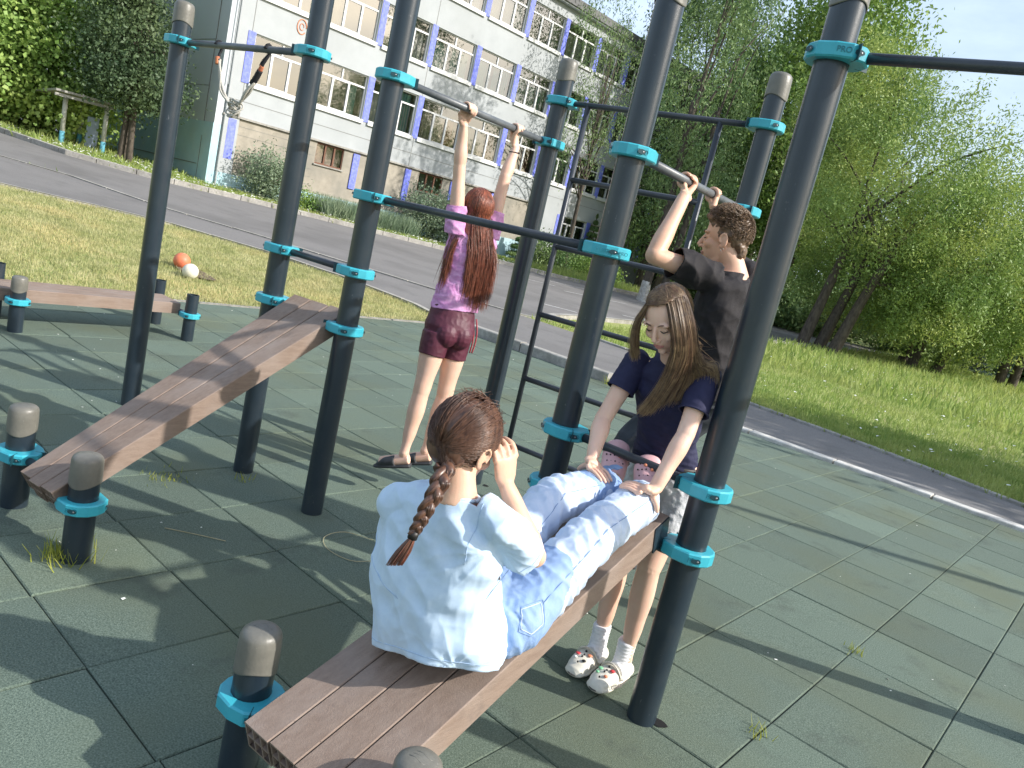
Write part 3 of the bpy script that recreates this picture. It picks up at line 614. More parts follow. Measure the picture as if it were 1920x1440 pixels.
# wall bars between P4 and P6
clamp(*P4, 2.432, ang(P4, P6), frame, 0); clamp(*P6, 2.432, ang(P6, P4), frame, 0); crossbar(P4, P6, 2.432, frame, .0165)
A, B = Vector((*P4, 0)), Vector((*P6, 0)); d_ = (B - A)
sw = MB(); r1, r2 = A + d_ * .155, A + d_ * .80
lad = MB(); lad.tube([r1 + V(0, 0, .32), r1 + V(0, 0, 2.43)], .0165, 12); lad.tube([r2 + V(0, 0, .32), r2 + V(0, 0, 2.43)], .0165, 12); lad.build('ladder_rail', M['bar'], frame, smooth=True)
for z in (.335, .77, 1.18, 1.60, 2.0):
    m_ = MB(); m_.tube([r1 + V(0, 0, z), r2 + V(0, 0, z)], .0165, 12); m_.build('rung', M['bar'], frame, smooth=True)
# ---------------------------------------------------------------- benches
def plank_bench(c0, c1, w0, w1, n, th, label, posts, bars, name='sloped_bench', group=None, side=None):
    """c0,c1: centre of top edge line at both ends"""
    c0, c1 = Vector(c0), Vector(c1); t = (c1 - c0).normalized(); s = Vector(side).normalized() if side else Vector((t.y, -t.x, 0)).normalized(); up = s.cross(t).normalized()
    if up.z < 0: up = -up
    root = empty(name, (c0.x, c0.y, 0)); tag(root, label, 'bench', group)
    for k in range(n):
        m = MB(); g = .0016
        def P(f, u, d):  # f along, u across 0..1 over whole width
            c = c0.lerp(c1, f); w = w0 + (w1 - w0) * f; return c + s * ((u - .5) * w) - up * d
        u0, u1 = k / n + g / w0, (k + 1) / n - g / w0; j0 = random.uniform(-.012, .006); j1 = random.uniform(-.006, .006)
        L = (c1 - c0).length; f0, f1 = j0 / L, 1 + j1 / L; wall = .007; b = .003
        # outer shell
        o0 = [P(f0, u0, b), P(f0, u0 + b / w0, 0), P(f0, u1 - b / w0, 0), P(f0, u1, b), P(f0, u1, th), P(f0, u0, th)]
        o1 = [P(f1, u0, b), P(f1, u0 + b / w0, 0), P(f1, u1 - b / w0, 0), P(f1, u1, b), P(f1, u1, th), P(f1, u0, th)]
        m.add(o0 + o1, [(i, (i + 1) % 6, 6 + (i + 1) % 6, 6 + i) for i in range(6)])
        # hollow ends: inner dark box and lattice walls
        for f_, q in ((f0, .0), (f1, 1.)):
            for cell in range(2):
                for row in range(2):
                    pass
        m.add([P(f0, u0, 0), P(f0, u1, 0), P(f0, u1, wall), P(f0, u0, wall)], [(0, 1, 2, 3)]); m.add([P(f0, u0, th - wall), P(f0, u1, th - wall), P(f0, u1, th), P(f0, u0, th)], [(0, 1, 2, 3)])
        dw = (u1 - u0) / 3; cw = wall * .6 / w0
        for q in range(4):
            uu = u0 + dw * q; a_, b_ = (uu - cw / 2, uu + cw / 2) if 0 < q < 3 else ((uu, uu + cw) if q == 0 else (uu - cw, uu))
            dd = .08 / L; m.add([P(f0, a_, wall), P(f0, b_, wall), P(f0, b_, th - wall), P(f0, a_, th - wall), P(f0 + dd, a_, wall), P(f0 + dd, b_, wall), P(f0 + dd, b_, th - wall), P(f0 + dd, a_, th - wall)], [(0, 1, 2, 3), (0, 3, 7, 4), (1, 5, 6, 2)])
        m.add([P(f0, u0, th / 2 - .002), P(f0, u1, th / 2 - .002), P(f0, u1, th / 2 + .003), P(f0, u0, th / 2 + .003), P(f0 + .08 / L, u0, th / 2), P(f0 + .08 / L, u1, th / 2)], [(0, 1, 2, 3), (0, 1, 5, 4)])
        m.add([P(f0 + .08 / L, u0, 0), P(f0 + .08 / L, u1, 0), P(f0 + .08 / L, u1, th), P(f0 + .08 / L, u0, th)], [(0, 1, 2, 3)], 1)
        m.add([P(f1, u0, 0.001), P(f1, u1, 0.001), P(f1, u1, th), P(f1, u0, th)], [(0, 1, 2, 3)], 1)
        m.build('plank', [M['plank'], M['plankin']], root, fix=False)
    for (x, y, top, op, zc, aim) in posts:
        po = post_mesh(x, y, top, 'support_post', root, .122, open_=op)
        if zc: clamp(x, y, zc, aim, po, 1)
    for a, b, z in bars: crossbar(a, b, z, root, .018, 'bar', .06)
    return root, s, t, up
B1, B2, B3, B4 = (-1.575, 1.150), (-.962, 1.180), (-2.915, 1.200), (-3.484, 1.152)
r, s, t, up = plank_bench((-1.222, 1.052, .303), (-1.325, 2.42, .775), .392, .392, 4, .088, 'wide brown plank bench sloping up to the foot bar, girl in jeans sitting on it', [(*B1, .441, False, .225, ang(B1, B2)), (*B2, .441, False, .225, ang(B2, B1))], [(B1, B2, .225), (P5, P7, .672)])
clamp(*P5, .672, ang(P5, P7), frame, 1); clamp(*P7, .672, ang(P7, P5), frame, 1)
for sd in (-1, 1):
    br = MB(); c = V(-1.325, 2.40, .70) + s * (.198 * sd); br.box(c + V(0, -.01, .01), (.006, .10, .10), Matrix((s, t, up)).transposed()); br.box(c + V(0, .03, -.042) + s * .010 * sd, (.035, .05, .012), Matrix((s, t, up)).transposed()); br.build('bracket', M['pole'], r)
r, s, t, up = plank_bench((-3.055, 1.075, .282), (-3.285, 2.385, 1.052), .235, .385, 3, .085, 'brown plank bench sloping steeply up between two tall posts, nobody on it', [(*B3, .441, False, .235, ang(B3, B4)), (*B4, .457, False, .240, ang(B4, B3))], [(B4, B3, .235), (P2, P3, .982)])
clamp(*P2, .988, ang(P2, P3), frame, 1); clamp(*P3, .976, ang(P3, P2), frame, 1)
C1, C2 = (-6.726, 2.095), (-6.711, 3.489)

C3, C4 = (-7.365, 3.482), (-7.30, 2.104)
plank_bench((-7.035, 1.50, .318), (-7.035, 3.45, .318), .40, .40, 4, .10, 'low level brown plank bench by the lawn at the far left of the paving', [(*C1, .446, False, .243, ang(C1, C4)), (*C2, .429, True, .236, ang(C2, C3)), (*C3, .43, True, .236, ang(C3, C2) + R(0)), (*C4, .44, True, .243, ang(C4, C1))], [(C1, C4, .243), (C2, C3, .236)], name='low_bench')
# open hole beside the thick post foot and small dark ring at other feet
M['hole'] = mat('hole_dark', (.004, .004, .004), rough=1)
for x, y, rr in ((-.985, 2.515, .032), (-3.02, 3.72, .02)):
    m = MB(); pts = [(x + rr * (1 + .2 * math.sin(3 * t)) * math.cos(t), y + rr * math.sin(t) * .8, .0035) for t in [i * .42 for i in range(15)]]; m.add(pts, [tuple(range(15))]); struct(m.build('paving_hole', M['hole'], fix=False))
# ---------------------------------------------------------------- balls
def ballthing(p, r, m1, m2, label):
    root = empty('ball', p); tag(root, label, 'ball'); c = Vector(p) + V(0, 0, r * .97); mb = MB(); mb.ball(c, r, nu=32, nv=20); me = mb.build('ball_shell', m1, root, smooth=True)
    for k in range(7):
        d = Vector((math.cos(k * 2.4) * math.sin(.5 + k * .4), math.sin(k * 2.4) * math.sin(.5 + k * .4), math.cos(.5 + k * .4))); a = d.orthogonal().normalized(); b = d.cross(a); q = MB(); q.add([c + (d + (a * math.cos(t) + b * math.sin(t)) * .28).normalized() * (r * 1.004) for t in [i * math.pi * 2 / 5 for i in range(5)]], [tuple(range(5))]); q.build('ball_patch', m2, root, fix=False)
M['balo'] = mat('orange_ball', (.68, .20, .09), (.60, .15, .08), 8, .5); M['balp'] = mat('faded_patch', (.72, .42, .34), rough=.6); M['balw'] = mat('cream_ball', (.70, .66, .56), (.62, .58, .48), 8, .5); M['balq'] = mat('cream_patch', (.64, .60, .50), rough=.6)
ballthing((-10.62, 5.28, tz(-10.62, 5.28)), .115, M['balo'], M['balp'], 'orange ball with pale patches lying on the dry lawn')
ballthing((-10.02, 5.12, tz(-10.02, 5.12)), .105, M['balw'], M['balq'], 'cream white ball lying on the lawn against the orange one')
x, y = rng.normal(-10.3, .22, 90), rng.normal(5.3, .15, 90)
M['soil'] = mat('bare_soil', (.10, .07, .045), (.17, .13, .08), 12, .95)
m = MB(); m.add([(-10.35 + .38 * math.cos(t) * (1 + .2 * math.sin(3 * t)), 5.35 + .22 * math.sin(t) * (1 + .2 * math.cos(2 * t)), tz(-10.35 + .38 * math.cos(t), 5.35) + .03) for t in [i * .31 for i in range(20)]], [tuple(range(20))]); struct(m.build('soil_patch', M['soil'], fix=False))
# ---------------------------------------------------------------- rope sling on the first bar
M['rope'] = mat('grey_rope', (.40, .38, .33), (.58, .55, .48), 90, .9, .5, 200, stretch=(1, 1, 3)); M['ropek'] = mat('black_strap', (.012, .012, .016), rough=.8); M['roper'] = mat('red_orange_tape', (.45, .10, .06), (.55, .25, .10), 12, .7)
# rope
rope = empty('rope_sling', (-4.25, 2.255, 1.95)); tag(rope, 'tangled grey rope sling tied with black straps to the first high bar', 'rope')
def rp(name, pts, r, m, n=6, wob=0):
    b = MB(); pts = [Vector(p) + V(*(random.uniform(-wob, wob) for _ in range(3))) for p in pts]; b.loft(pts, [(r, r)] * len(pts), n, sub=5); b.build(name, M[m], rope, smooth=True)
for k in range(3):
    j = lambda: random.uniform(-.010, .010)
    rp('rope_strand', [(-4.44 + j(), 2.245 + j(), 2.19), (-4.40 + j(), 2.25, 2.10), (-4.35 + j(), 2.252 + j(), 2.02), (-4.28, 2.257 + j(), 1.965), (-4.22 + j(), 2.262, 1.945)], .007, 'rope')
    rp('rope_strand', [(-4.22 + j(), 2.262 + j(), 1.945), (-4.17 + j(), 2.265, 1.965), (-4.11 + j(), 2.27 + j(), 2.03), (-4.07, 2.277, 2.085)], .008, 'rope')
for k in range(7):
    c = V(-4.23 + random.uniform(-.03, .05), 2.26, 1.92 + random.uniform(-.03, .03)); a = random.uniform(.025, .05); ph = random.uniform(0, 3)
    rp('rope_loop', [c + V(a * math.cos(t), .02 * math.sin(2 * t + ph), a * .8 * math.sin(t)) for t in [i * .7 for i in range(10)]], .0045, 'rope')
for q in (0, 1): rp('strap', [(-4.455 + .01 * q, 2.222, 2.262), (-4.452 + .012 * q, 2.24, 2.285), (-4.45 + .01 * q, 2.262, 2.26), (-4.445, 2.25, 2.21), (-4.44 + .01 * q, 2.245, 2.18)], .007, 'ropek')
rp('tape', [(-4.445, 2.243, 2.20), (-4.435, 2.243, 2.16)], .013, 'roper')
for q in (0, 1): rp('strap', [(-4.00 + .012 * q, 2.265, 2.262), (-4.0 + .01 * q, 2.284, 2.287), (-4.0, 2.305, 2.26), (-4.02 - .02 * q, 2.285, 2.19), (-4.035, 2.283, 2.155)], .008, 'ropek')
rp('tape', [(-4.028, 2.283, 2.175), (-4.04, 2.282, 2.15)], .013, 'roper'); rp('strap', [(-4.04, 2.282, 2.15), (-4.065, 2.28, 2.11), (-4.09, 2.275, 2.075)], .017, 'ropek', 8)

# ---------------------------------------------------------------- people: tools
def organic(mb, name, voxel, mats, parent, smooth=3, disp=None, cuts=(), midx=None, solid=0):

    me = mb.mesh('tmp'); bm = bmesh.new(); bm.from_mesh(me); bmesh.ops.recalc_face_normals(bm, faces=bm.faces); bm.to_mesh(me); bm.free()
    o = bpy.data.objects.new('tmp', me); COL.objects.link(o)
    r = o.modifiers.new('r', 'REMESH'); r.mode = 'VOXEL'; r.voxel_size = voxel; r.use_smooth_shade = True
    if smooth: s = o.modifiers.new('s', 'SMOOTH'); s.factor = .5; s.iterations = smooth
    dg = bpy.context.evaluated_depsgraph_get(); dg.update(); m2 = bpy.data.meshes.new_from_object(o.evaluated_get(dg)); bpy.data.objects.remove(o); bpy.data.meshes.remove(me)
    m2.name = name
    nv = len(m2.vertices); ed = np.zeros(len(m2.edges) * 2, dtype=np.int32); m2.edges.foreach_get('vertices', ed); ed = ed.reshape(-1, 2); lab = np.arange(nv)
    while True:
        lo = np.minimum(lab[ed[:, 0]], lab[ed[:, 1]]); old = lab.copy(); np.minimum.at(lab, ed[:, 0], lo); np.minimum.at(lab, ed[:, 1], lo); lab = lab[lab]
        if (lab == old).all(): break
    keep = np.bincount(lab, minlength=nv).argmax()
    if (lab != keep).any():
        bm = bmesh.new(); bm.from_mesh(m2); bm.verts.ensure_lookup_table(); bmesh.ops.delete(bm, geom=[bm.verts[i] for i in np.nonzero(lab != keep)[0]], context='VERTS'); bm.to_mesh(m2); bm.free()
    if disp:
        cn = np.zeros(len(m2.vertices) * 3, np.float32); m2.vertices.foreach_get('normal', cn); cn = cn.reshape(-1, 3); cv = np.zeros_like(cn).ravel(); m2.vertices.foreach_get('co', cv); cv = cv.reshape(-1, 3)
        dv_ = np.array([disp(Vector(c_), Vector(n_)) for c_, n_ in zip(cv.tolist(), cn.tolist())], np.float32); m2.vertices.foreach_set('co', (cv + cn * dv_[:, None]).ravel())
    if cuts:
        bm = bmesh.new(); bm.from_mesh(m2)
        for c, n, rad in cuts:
            c, n = Vector(c), Vector(n).normalized()
            dead = [f for f in bm.faces if (f.calc_center_median() - c).length < rad and (f.calc_center_median() - c).dot(n) > 0]
            rim = {v for f in dead for v in f.verts}; bmesh.ops.delete(bm, geom=dead, context='FACES')
            for v in rim:
                if v.is_valid and (v.co - c).length < rad * .98: v.co -= n * (v.co - c).dot(n)
        bm.to_mesh(m2); bm.free()
    if solid:
        o = bpy.data.objects.new('tmp', m2); COL.objects.link(o); s = o.modifiers.new('s', 'SOLIDIFY'); s.thickness = solid; s.offset = -1
        dg = bpy.context.evaluated_depsgraph_get(); dg.update(); m3 = bpy.data.meshes.new_from_object(o.evaluated_get(dg)); bpy.data.objects.remove(o); m2 = m3; m2.name = name
    L = parent_loc(parent) if parent else Vector(); m2.materials.clear()
    if midx:
        idx = [midx(p.center) for p in m2.polygons]
    if L.length: m2.transform(Matrix.Translation(-L))
    ob = link(m2, name, parent, mats, True)
    if midx: m2.polygons.foreach_set('material_index', idx)
    else: m2.polygons.foreach_set('material_index', [0] * len(m2.polygons))
    return ob
def nz3(p, f, s=(1, 1, 1)): return noise.noise(Vector((p.x * f * s[0], p.y * f * s[1], p.z * f * s[2])))
def wrinkle(amp, f, dirs=((1, 1, 1),), seed=0.0):
    def fn(co, no):
        t = 0
        for d in dirs:
            q = noise.noise(Vector((co.x * f * d[0] + seed, co.y * f * d[1], co.z * f * d[2]))); t += (abs(q) * -2 + .5)
        return amp * t / len(dirs)
    return fn
def frame3(fwd, upv=V(0, 0, 1)):
    f = Vector(fwd).normalized(); r = f.cross(upv).normalized(); u = r.cross(f); return r, f, u
def arm(mb, sh, el, wr, k=1.0, root=None):
    sh, el, wr = Vector(sh), Vector(el), Vector(wr)
    if root is not None: mb.loft([Vector(root), Vector(root).lerp(sh, .6), sh], [(.026, .028), (.032, .032), (.036 * k, .036 * k)], 16, sub=3)
    a = sh.lerp(el, .35); b = sh.lerp(el, .8); c = el.lerp(wr, .25); d = el.lerp(wr, .65)
    side = (el - sh).cross(wr - el); side = side.normalized() if side.length > 1e-4 else V(1, 0, 0)
    mb.loft([sh, a, b, el], [(.046 * k, .046 * k), (.043 * k, .043 * k), (.036 * k, .037 * k), (.036 * k, .036 * k)], 28, sub=4); mb.ball(el, .036 * k)
    mb.loft([el, c, d, wr], [(.035 * k, .035 * k), (.040 * k, .038 * k), (.031 * k, .030 * k), (.022 * k, .027 * k)], 28, sub=4, side=side); mb.ball(wr, .024 * k); mb.ball(sh, .047 * k)
def leg(mb, hip, kn, an, k=1.0):
    hip, kn, an = Vector(hip), Vector(kn), Vector(an)
    mb.loft([hip, hip.lerp(kn, .35), hip.lerp(kn, .8), kn], [(.085 * k, .085 * k), (.078 * k, .08 * k), (.058 * k, .058 * k), (.054 * k, .055 * k)], 30, sub=4); mb.ball(kn, .054 * k)
    ax = (an - kn); mb.loft([kn, kn + ax * .28, kn + ax * .6, kn + ax * .88, an], [(.052 * k, .053 * k), (.056 * k, .056 * k), (.044 * k, .044 * k), (.030 * k, .032 * k), (.032 * k, .036 * k)], 30, sub=4); mb.ball(an, .034 * k)
def grip(mb, wr, c, b, f_sign, idx, rb=.018, a0=55, a1=285, th0=-30, th1=-165, k=1.0, nf=4, tub=1.15, spread=.0195):
    """hand closed round an axis c+b*t; idx = +1/-1: which end of b the index finger lies; f_sign picks the knuckle side"""
    wr, c, b = Vector(wr), Vector(c), Vector(b).normalized(); v = wr - c; v -= v.dot(b) * b; e = v.normalized(); f = b.cross(e).normalized() * f_sign
    wc = wr - (wr - c).dot(b) * b; sh = (wr - c).dot(b)
    def at(th, rr, off): th = R(th); return c + (e * math.cos(th) + f * math.sin(th)) * rr + b * off
    rf = .0088 * k
    kn = at(a0, rb + .012, 0); mid = wr.lerp(kn, .55) + f * .004
    mb.loft([wr, wr.lerp(kn, .35) + b * -sh * .2, mid + b * 0, kn], [(.026 * k, .018 * k), (.034 * k, .017 * k), (.039 * k, .015 * k), (.040 * k, .012 * k)], 16, sub=4, side=b)
    lens = [.93, 1.0, .96, .84]
    for i in range(nf):
        off = idx * (1.5 - i) * spread * k; end = a0 + (a1 - a0) * lens[i]; n = 8; pts = []; rad = []
        for q in range(n + 1):
            th = a0 - 8 + (end - a0 + 8) * q / n; bul = 1 + .10 * (abs(math.sin((th - a0) * math.pi / 70)) if rb < .03 else 0); pts.append(at(th, (rb + rf) * (1 if q else 1.15) * bul + random.uniform(-.0006, .0006), off * (1 - .05 * q / n) + random.uniform(-.0008, .0008))); rad.append((rf * (1 - .25 * q / n),) * 2)
        mb.loft(pts, rad, 10, sub=2); mb.ball(pts[-1], rf * .76, nu=8, nv=6); mb.ball(pts[1], rf * 1.18, nu=8, nv=6)
    tb = wr.lerp(kn, .35) + b * (idx * .026 * k) - f * .004; pts = [tb]; off = idx * spread * k * tub
    for q in range(4): th = th0 + (th1 - th0) * q / 3; pts.append(at(th, rb + .010 * k, off + idx * .006))
    mb.loft(pts, [(.015 * k,) * 2, (.0135 * k,) * 2, (.0115 * k,) * 2, (.0105 * k,) * 2, (.0085 * k,) * 2], 10, sub=3); mb.ball(pts[-1], .0085 * k, nu=8, nv=6)
def head(mb, c, fwd, up=V(0, 0, 1), k=1.0, face=True, male=False):
    r, f, u = frame3(fwd, up); c = Vector(c); Rm = Matrix((r, f, u)).transposed(); P = lambda x, y, z: c + (r * x + f * y + u * z) * k
    mb.ball(P(0, -.012, .030), (.073 * k, .092 * k, .086 * k), Rm, nu=28, nv=18); mb.ball(P(0, .022, -.028), (.056 * k, .066 * k, .080 * k), Rm, nu=24, nv=16)
    mb.loft([P(0, -.01, -.03), P(0, .03, -.085), P(0, .058, -.098)], [(.058 * k, .05 * k), (.045 * k, .030 * k), (.018 * k, .013 * k)], 16, sub=4, side=r)
    mb.ball(P(0, .066, -.090), (.019 * k, .014 * k, .015 * k), Rm)
    if face:
        mb.loft([P(0, .078, .020), P(0, .088, .006), P(0, .099, -.012), P(0, .106, -.026)], [(.007 * k, .007 * k), (.0075 * k, .008 * k), (.009 * k, .009 * k), (.0095 * k, .009 * k)], 12, sub=3, side=r); mb.ball(P(0, .100, -.029), (.009 * k, .008 * k, .0075 * k), Rm)
        for s in (-1, 1):
            mb.ball(P(s * .011, .092, -.031), (.006 * k, .007 * k, .005 * k), Rm); mb.ball(P(s * .030, .071, .028), (.026 * k, .013 * k, .008 * k), Rm); mb.ball(P(s * .036, .056, -.022), (.024 * k, .024 * k, .022 * k), Rm)
            mb.ball(P(s * .030, .066, .006), (.015 * k, .012 * k, .010 * k), Rm)
        mb.ball(P(0, .079, -.053), (.020 * k, .010 * k, .0055 * k), Rm); mb.ball(P(0, .077, -.062), (.017 * k, .010 * k, .0065 * k), Rm)
    for s in (-1, 1):
        m0 = Matrix.Rotation(s * .25, 3, 'Z'); mb.ball(P(s * .077, -.006, -.008), (.006 * k, .018 * k, .030 * k), Rm @ m0); mb.ball(P(s * .073, .004, -.032), (.006 * k, .009 * k, .010 * k), Rm)
        mb.loft([P(s * .083, .010, -.018), P(s * .085, .012, .004), P(s * .085, -.002, .019), P(s * .083, -.017, .010), P(s * .080, -.016, -.012), P(s * .077, -.004, -.034)], [(.0035 * k,) * 2] * 6, 8, sub=3)
    return r, f, u, P, Rm
from mathutils.bvhtree import BVHTree
def seam(ob, rays, r, m, name='seam', lift=.0006):
    me = ob.data; L = parent_loc(ob); bv = BVHTree.FromPolygons([v.co + L for v in me.vertices], [tuple(p.vertices) for p in me.polygons]); pts = []
    for c, d in rays:
        d = Vector(d).normalized(); h_ = bv.ray_cast(Vector(c) + d * .22, -d, .22)
        if h_[0] is not None: pts.append(h_[0] + d * lift)
    if len(pts) > 3:
        b = MB(); b.loft(pts, [(r, r)] * len(pts), 6); b.build(name, m, ob, smooth=True)
def ring_rays(c, ax, n=48, a0=0, a1=6.2832):
    ax = Vector(ax).normalized(); o1 = ax.orthogonal().normalized(); o2 = ax.cross(o1); return [(c, o1 * math.cos(a0 + (a1 - a0) * i / n) + o2 * math.sin(a0 + (a1 - a0) * i / n)) for i in range(n + 1)]
def face_bits(P, Rm, body, k, brow, closed=True):
    for s in (-1, 1):
        b = MB(); b.loft([P(s * .014, .0845, .027), P(s * .028, .085, .034), P(s * .044, .073, .028)], [(.0028 * k, .0018 * k), (.0032 * k, .002 * k), (.0015 * k, .001 * k)], 8, sub=4); b.build('eyebrow', M[brow], body, smooth=True)
        b = MB(); b.loft([P(s * .017, .0795, .006), P(s * .030, .0815, .001), P(s * .044, .073, .004)], [(.0012 * k,) * 2, (.0022 * k,) * 2, (.0013 * k,) * 2], 8, sub=4); b.build('eyelash', M['dark'], body, smooth=True)
    b = MB(); b.loft([P(-.021, .082, -.0565), P(-.006, .0885, -.054), P(.006, .0885, -.054), P(.021, .082, -.0565)], [(.002 * k, .002 * k), (.0045 * k, .003 * k), (.0045 * k, .003 * k), (.002 * k, .002 * k)], 8, sub=4); b.loft([P(-.018, .081, -.060), P(0, .0875, -.0635), P(.018, .081, -.060)], [(.002 * k, .002 * k), (.005 * k, .004 * k), (.002 * k, .002 * k)], 8, sub=4); b.build('lips', M['lip'], body, smooth=True)
def tri_strands(name, paths, r0, mats, parent, mi=None, taper=.3):
    """paths: list of lists of Vectors; thin three sided strands"""
    vs = []; fs = []; idx = []
    for si, p in enumerate(paths):
        n = len(p); b = len(vs); prev = None
        for i, q in enumerate(p):
            t = (p[min(i + 1, n - 1)] - p[max(i - 1, 0)]); t = t.normalized() if t.length > 1e-7 else V(0, 0, 1)
            a = t.orthogonal().normalized() if prev is None else (prev - prev.dot(t) * t); a = a.normalized() if a.length > 1e-6 else t.orthogonal().normalized(); prev = a; c = t.cross(a)
            r = r0 * (1 - (1 - taper) * (i / (n - 1)) ** 1.5)
            for k in range(3): th = 2.094 * k; vs.append(q + (a * math.cos(th) + c * math.sin(th)) * r)
        m = mi(si) if mi else 0
        for i in range(n - 1):
            for k in range(3):
                k2 = (k + 1) % 3; fs.append((b + i * 3 + k, b + i * 3 + k2, b + (i + 1) * 3 + k2, b + (i + 1) * 3 + k)); idx.append(m(i, n) if callable(m) else m)
    me = bpy.data.meshes.new(name); L = parent_loc(parent); me.from_pydata([v - L for v in vs], [], fs); me.update(); o = link(me, name, parent, mats, True); me.polygons.foreach_set('material_index', idx); return o
def scalp_path(P, k, d0, d1, n, lift=1.0, rad=(.081, .101, .097), ctr=(0, -.013, .030), jit=0):
    d0, d1 = Vector(d0).normalized(), Vector(d1).normalized(); w = d0.angle(d1); out = []
    for i in range(n):
        t = i / (n - 1); d = (d0 * math.sin((1 - t) * w) + d1 * math.sin(t * w)) / max(1e-6, math.sin(w)) if w > 1e-3 else d0
        out.append(P(ctr[0] + d.x * rad[0] * lift, ctr[1] + d.y * rad[1] * lift, ctr[2] + d.z * rad[2] * lift) + V(*(random.gauss(0, jit) for _ in range(3))))
    return out
def resmooth(p, n):
    q, _ = spline([Vector(a) for a in p], [(0, 0)] * len(p), n); return q
# ================================================================ person A: girl sitting on the bench
def personA():
    root = empty('person', (-1.22, 1.55, .42)); tag(root, 'girl with a dark braid in pale blue T-shirt and jeans sitting on the sloped bench', 'person')
    b = MB(); hc = V(-1.238, 1.400, 1.072); fw = V(-.04, .95, -.32); up = V(.05, .2, 1)
    r, f, u, P, Rm = head(b, hc, fw, up, .98)
    b.loft([hc + V(0, -.01, -.05), V(-1.218, 1.385, .985), V(-1.210, 1.385, .93)], [(.050, .052), (.046, .047), (.06, .055)], 32, sub=4)
    b.loft([(-1.21, 1.385, .945), (-1.222, 1.40, .88), (-1.24, 1.43, .74), (-1.23, 1.52, .60), (-1.20, 1.62, .555)], [(.06, .04), (.105, .055), (.10, .06), (.11, .07), (.13, .09)], 24, sub=4, side=(1, .1, .1))
    shR, shL = V(-1.078, 1.420, .918), V(-1.392, 1.362, .862); elR, wrR = V(-1.070, 1.585, .806), V(-1.143, 1.482, .996); elL, wrL = V(-1.44, 1.45, .65), V(-1.36, 1.62, .62)
    arm(b, shR, elR, wrR, .86, (-1.215, 1.43, .845)); arm(b, shL, elL, wrL, .86, (-1.215, 1.43, .83))
    # right hand held to the ear: palm towards the head, five bent fingers
    pal = V(-1.148, 1.475, 1.035); pn = (RT * -.68 + FW * .70 + UP * .15).normalized(); ud = (pal - wrR).normalized(); ac = ud.cross(pn).normalized()
    b.loft([wrR, wrR.lerp(pal, .5), pal + ud * .012, pal + ud * .03], [(.024, .019), (.034, .016), (.038, .014), (.036, .011)], 16, sub=4, side=ac)
    for i, (o_, L) in enumerate(((-.033, .070), (-.011, .080), (.011, .076), (.032, .062))):
        k0 = pal + ud * .026 + ac * o_; k1 = k0 + ud * L * .38 + pn * L * .15; k2 = k1 + ud * L * .12 + pn * L * .38; k3 = k2 + pn * L * .30 - ud * L * .06
        b.loft([k0, k1, k2, k3], [(.0092,) * 2, (.0082,) * 2, (.0076,) * 2, (.0062,) * 2], 10, sub=3); b.ball(k3, .0062, nu=8, nv=6); b.ball(k0, .0100, nu=8, nv=6)
    t0 = wrR.lerp(pal, .35) - ac * .026 + pn * .008; b.loft([t0, t0 + ud * .024 - ac * .012 + pn * .016, t0 + ud * .048 - ac * .010 + pn * .024, t0 + ud * .068 - ac * .004 + pn * .026], [(.014,) * 2, (.012,) * 2, (.0105,) * 2, (.0085,) * 2], 10, sub=3)
    # legs, feet hooked behind the bar
    hR, hL, kR, kL, aR, aL = V(-1.13, 1.63, .565), V(-1.29, 1.66, .565), V(-1.135, 1.955, .775), V(-1.345, 2.00, .80), V(-1.195, 2.300, .812), V(-1.350, 2.345, .805)
    leg(b, hR, kR, aR, .92); leg(b, hL, kL, aL, .92)
    FT = [(V(-1.215, 2.405, .785), V(-1.330, 2.545, .945), aR), (V(-1.385, 2.420, .775), V(-1.465, 2.545, .935), aL)]
    for H_, T_, a in FT: b.loft([a, a.lerp(H_, .6) + V(0, .0, .01), H_.lerp(T_, .35), H_.lerp(T_, .85)], [(.034, .034), (.036, .034), (.036, .026), (.026, .014)], 14, sub=4)
    body = organic(b, 'body', .0034, M['skin2'], root, 3)
    face_bits(P, Rm, body, .98, 'hairA')
    # T-shirt
    s = MB(); sd = (1, .12, .15)
    s.loft([(-1.210, 1.392, .962), (-1.214, 1.392, .94), (-1.225, 1.402, .88), (-1.244, 1.418, .80), (-1.264, 1.430, .70), (-1.256, 1.455, .60), (-1.232, 1.478, .535), (-1.222, 1.490, .48), (-1.21, 1.50, .43)], [(.062, .050), (.082, .056), (.154, .082), (.182, .104), (.198, .124), (.202, .138), (.196, .146), (.188, .146), (.17, .14)], 36, sub=5, side=sd, sq=.12)
    for sh, el, q in ((shR, elR, 1.0), (shL, elL, .9)):
        d = (el - sh).normalized(); s.loft([V(-1.214, 1.398, .925), V(-1.214, 1.398, .925).lerp(sh, .6) + V(0, 0, .004), sh + V(0, 0, -.004)], [(.045, .045), (.048, .046), (.046, .044)], 24, sub=3); s.loft([sh - d * .02 + V(0, 0, -.008), sh + d * .03 + V(0, 0, -.006), sh + d * .10 + V(0, 0, -.008), sh + d * .20 + V(0, 0, -.012)], [(.044, .044), (.050, .050), (.054, .064), (.056, .076)], 28, sub=4)
        s.ball(sh + V(0, 0, -.008), (.048, .047, .044))
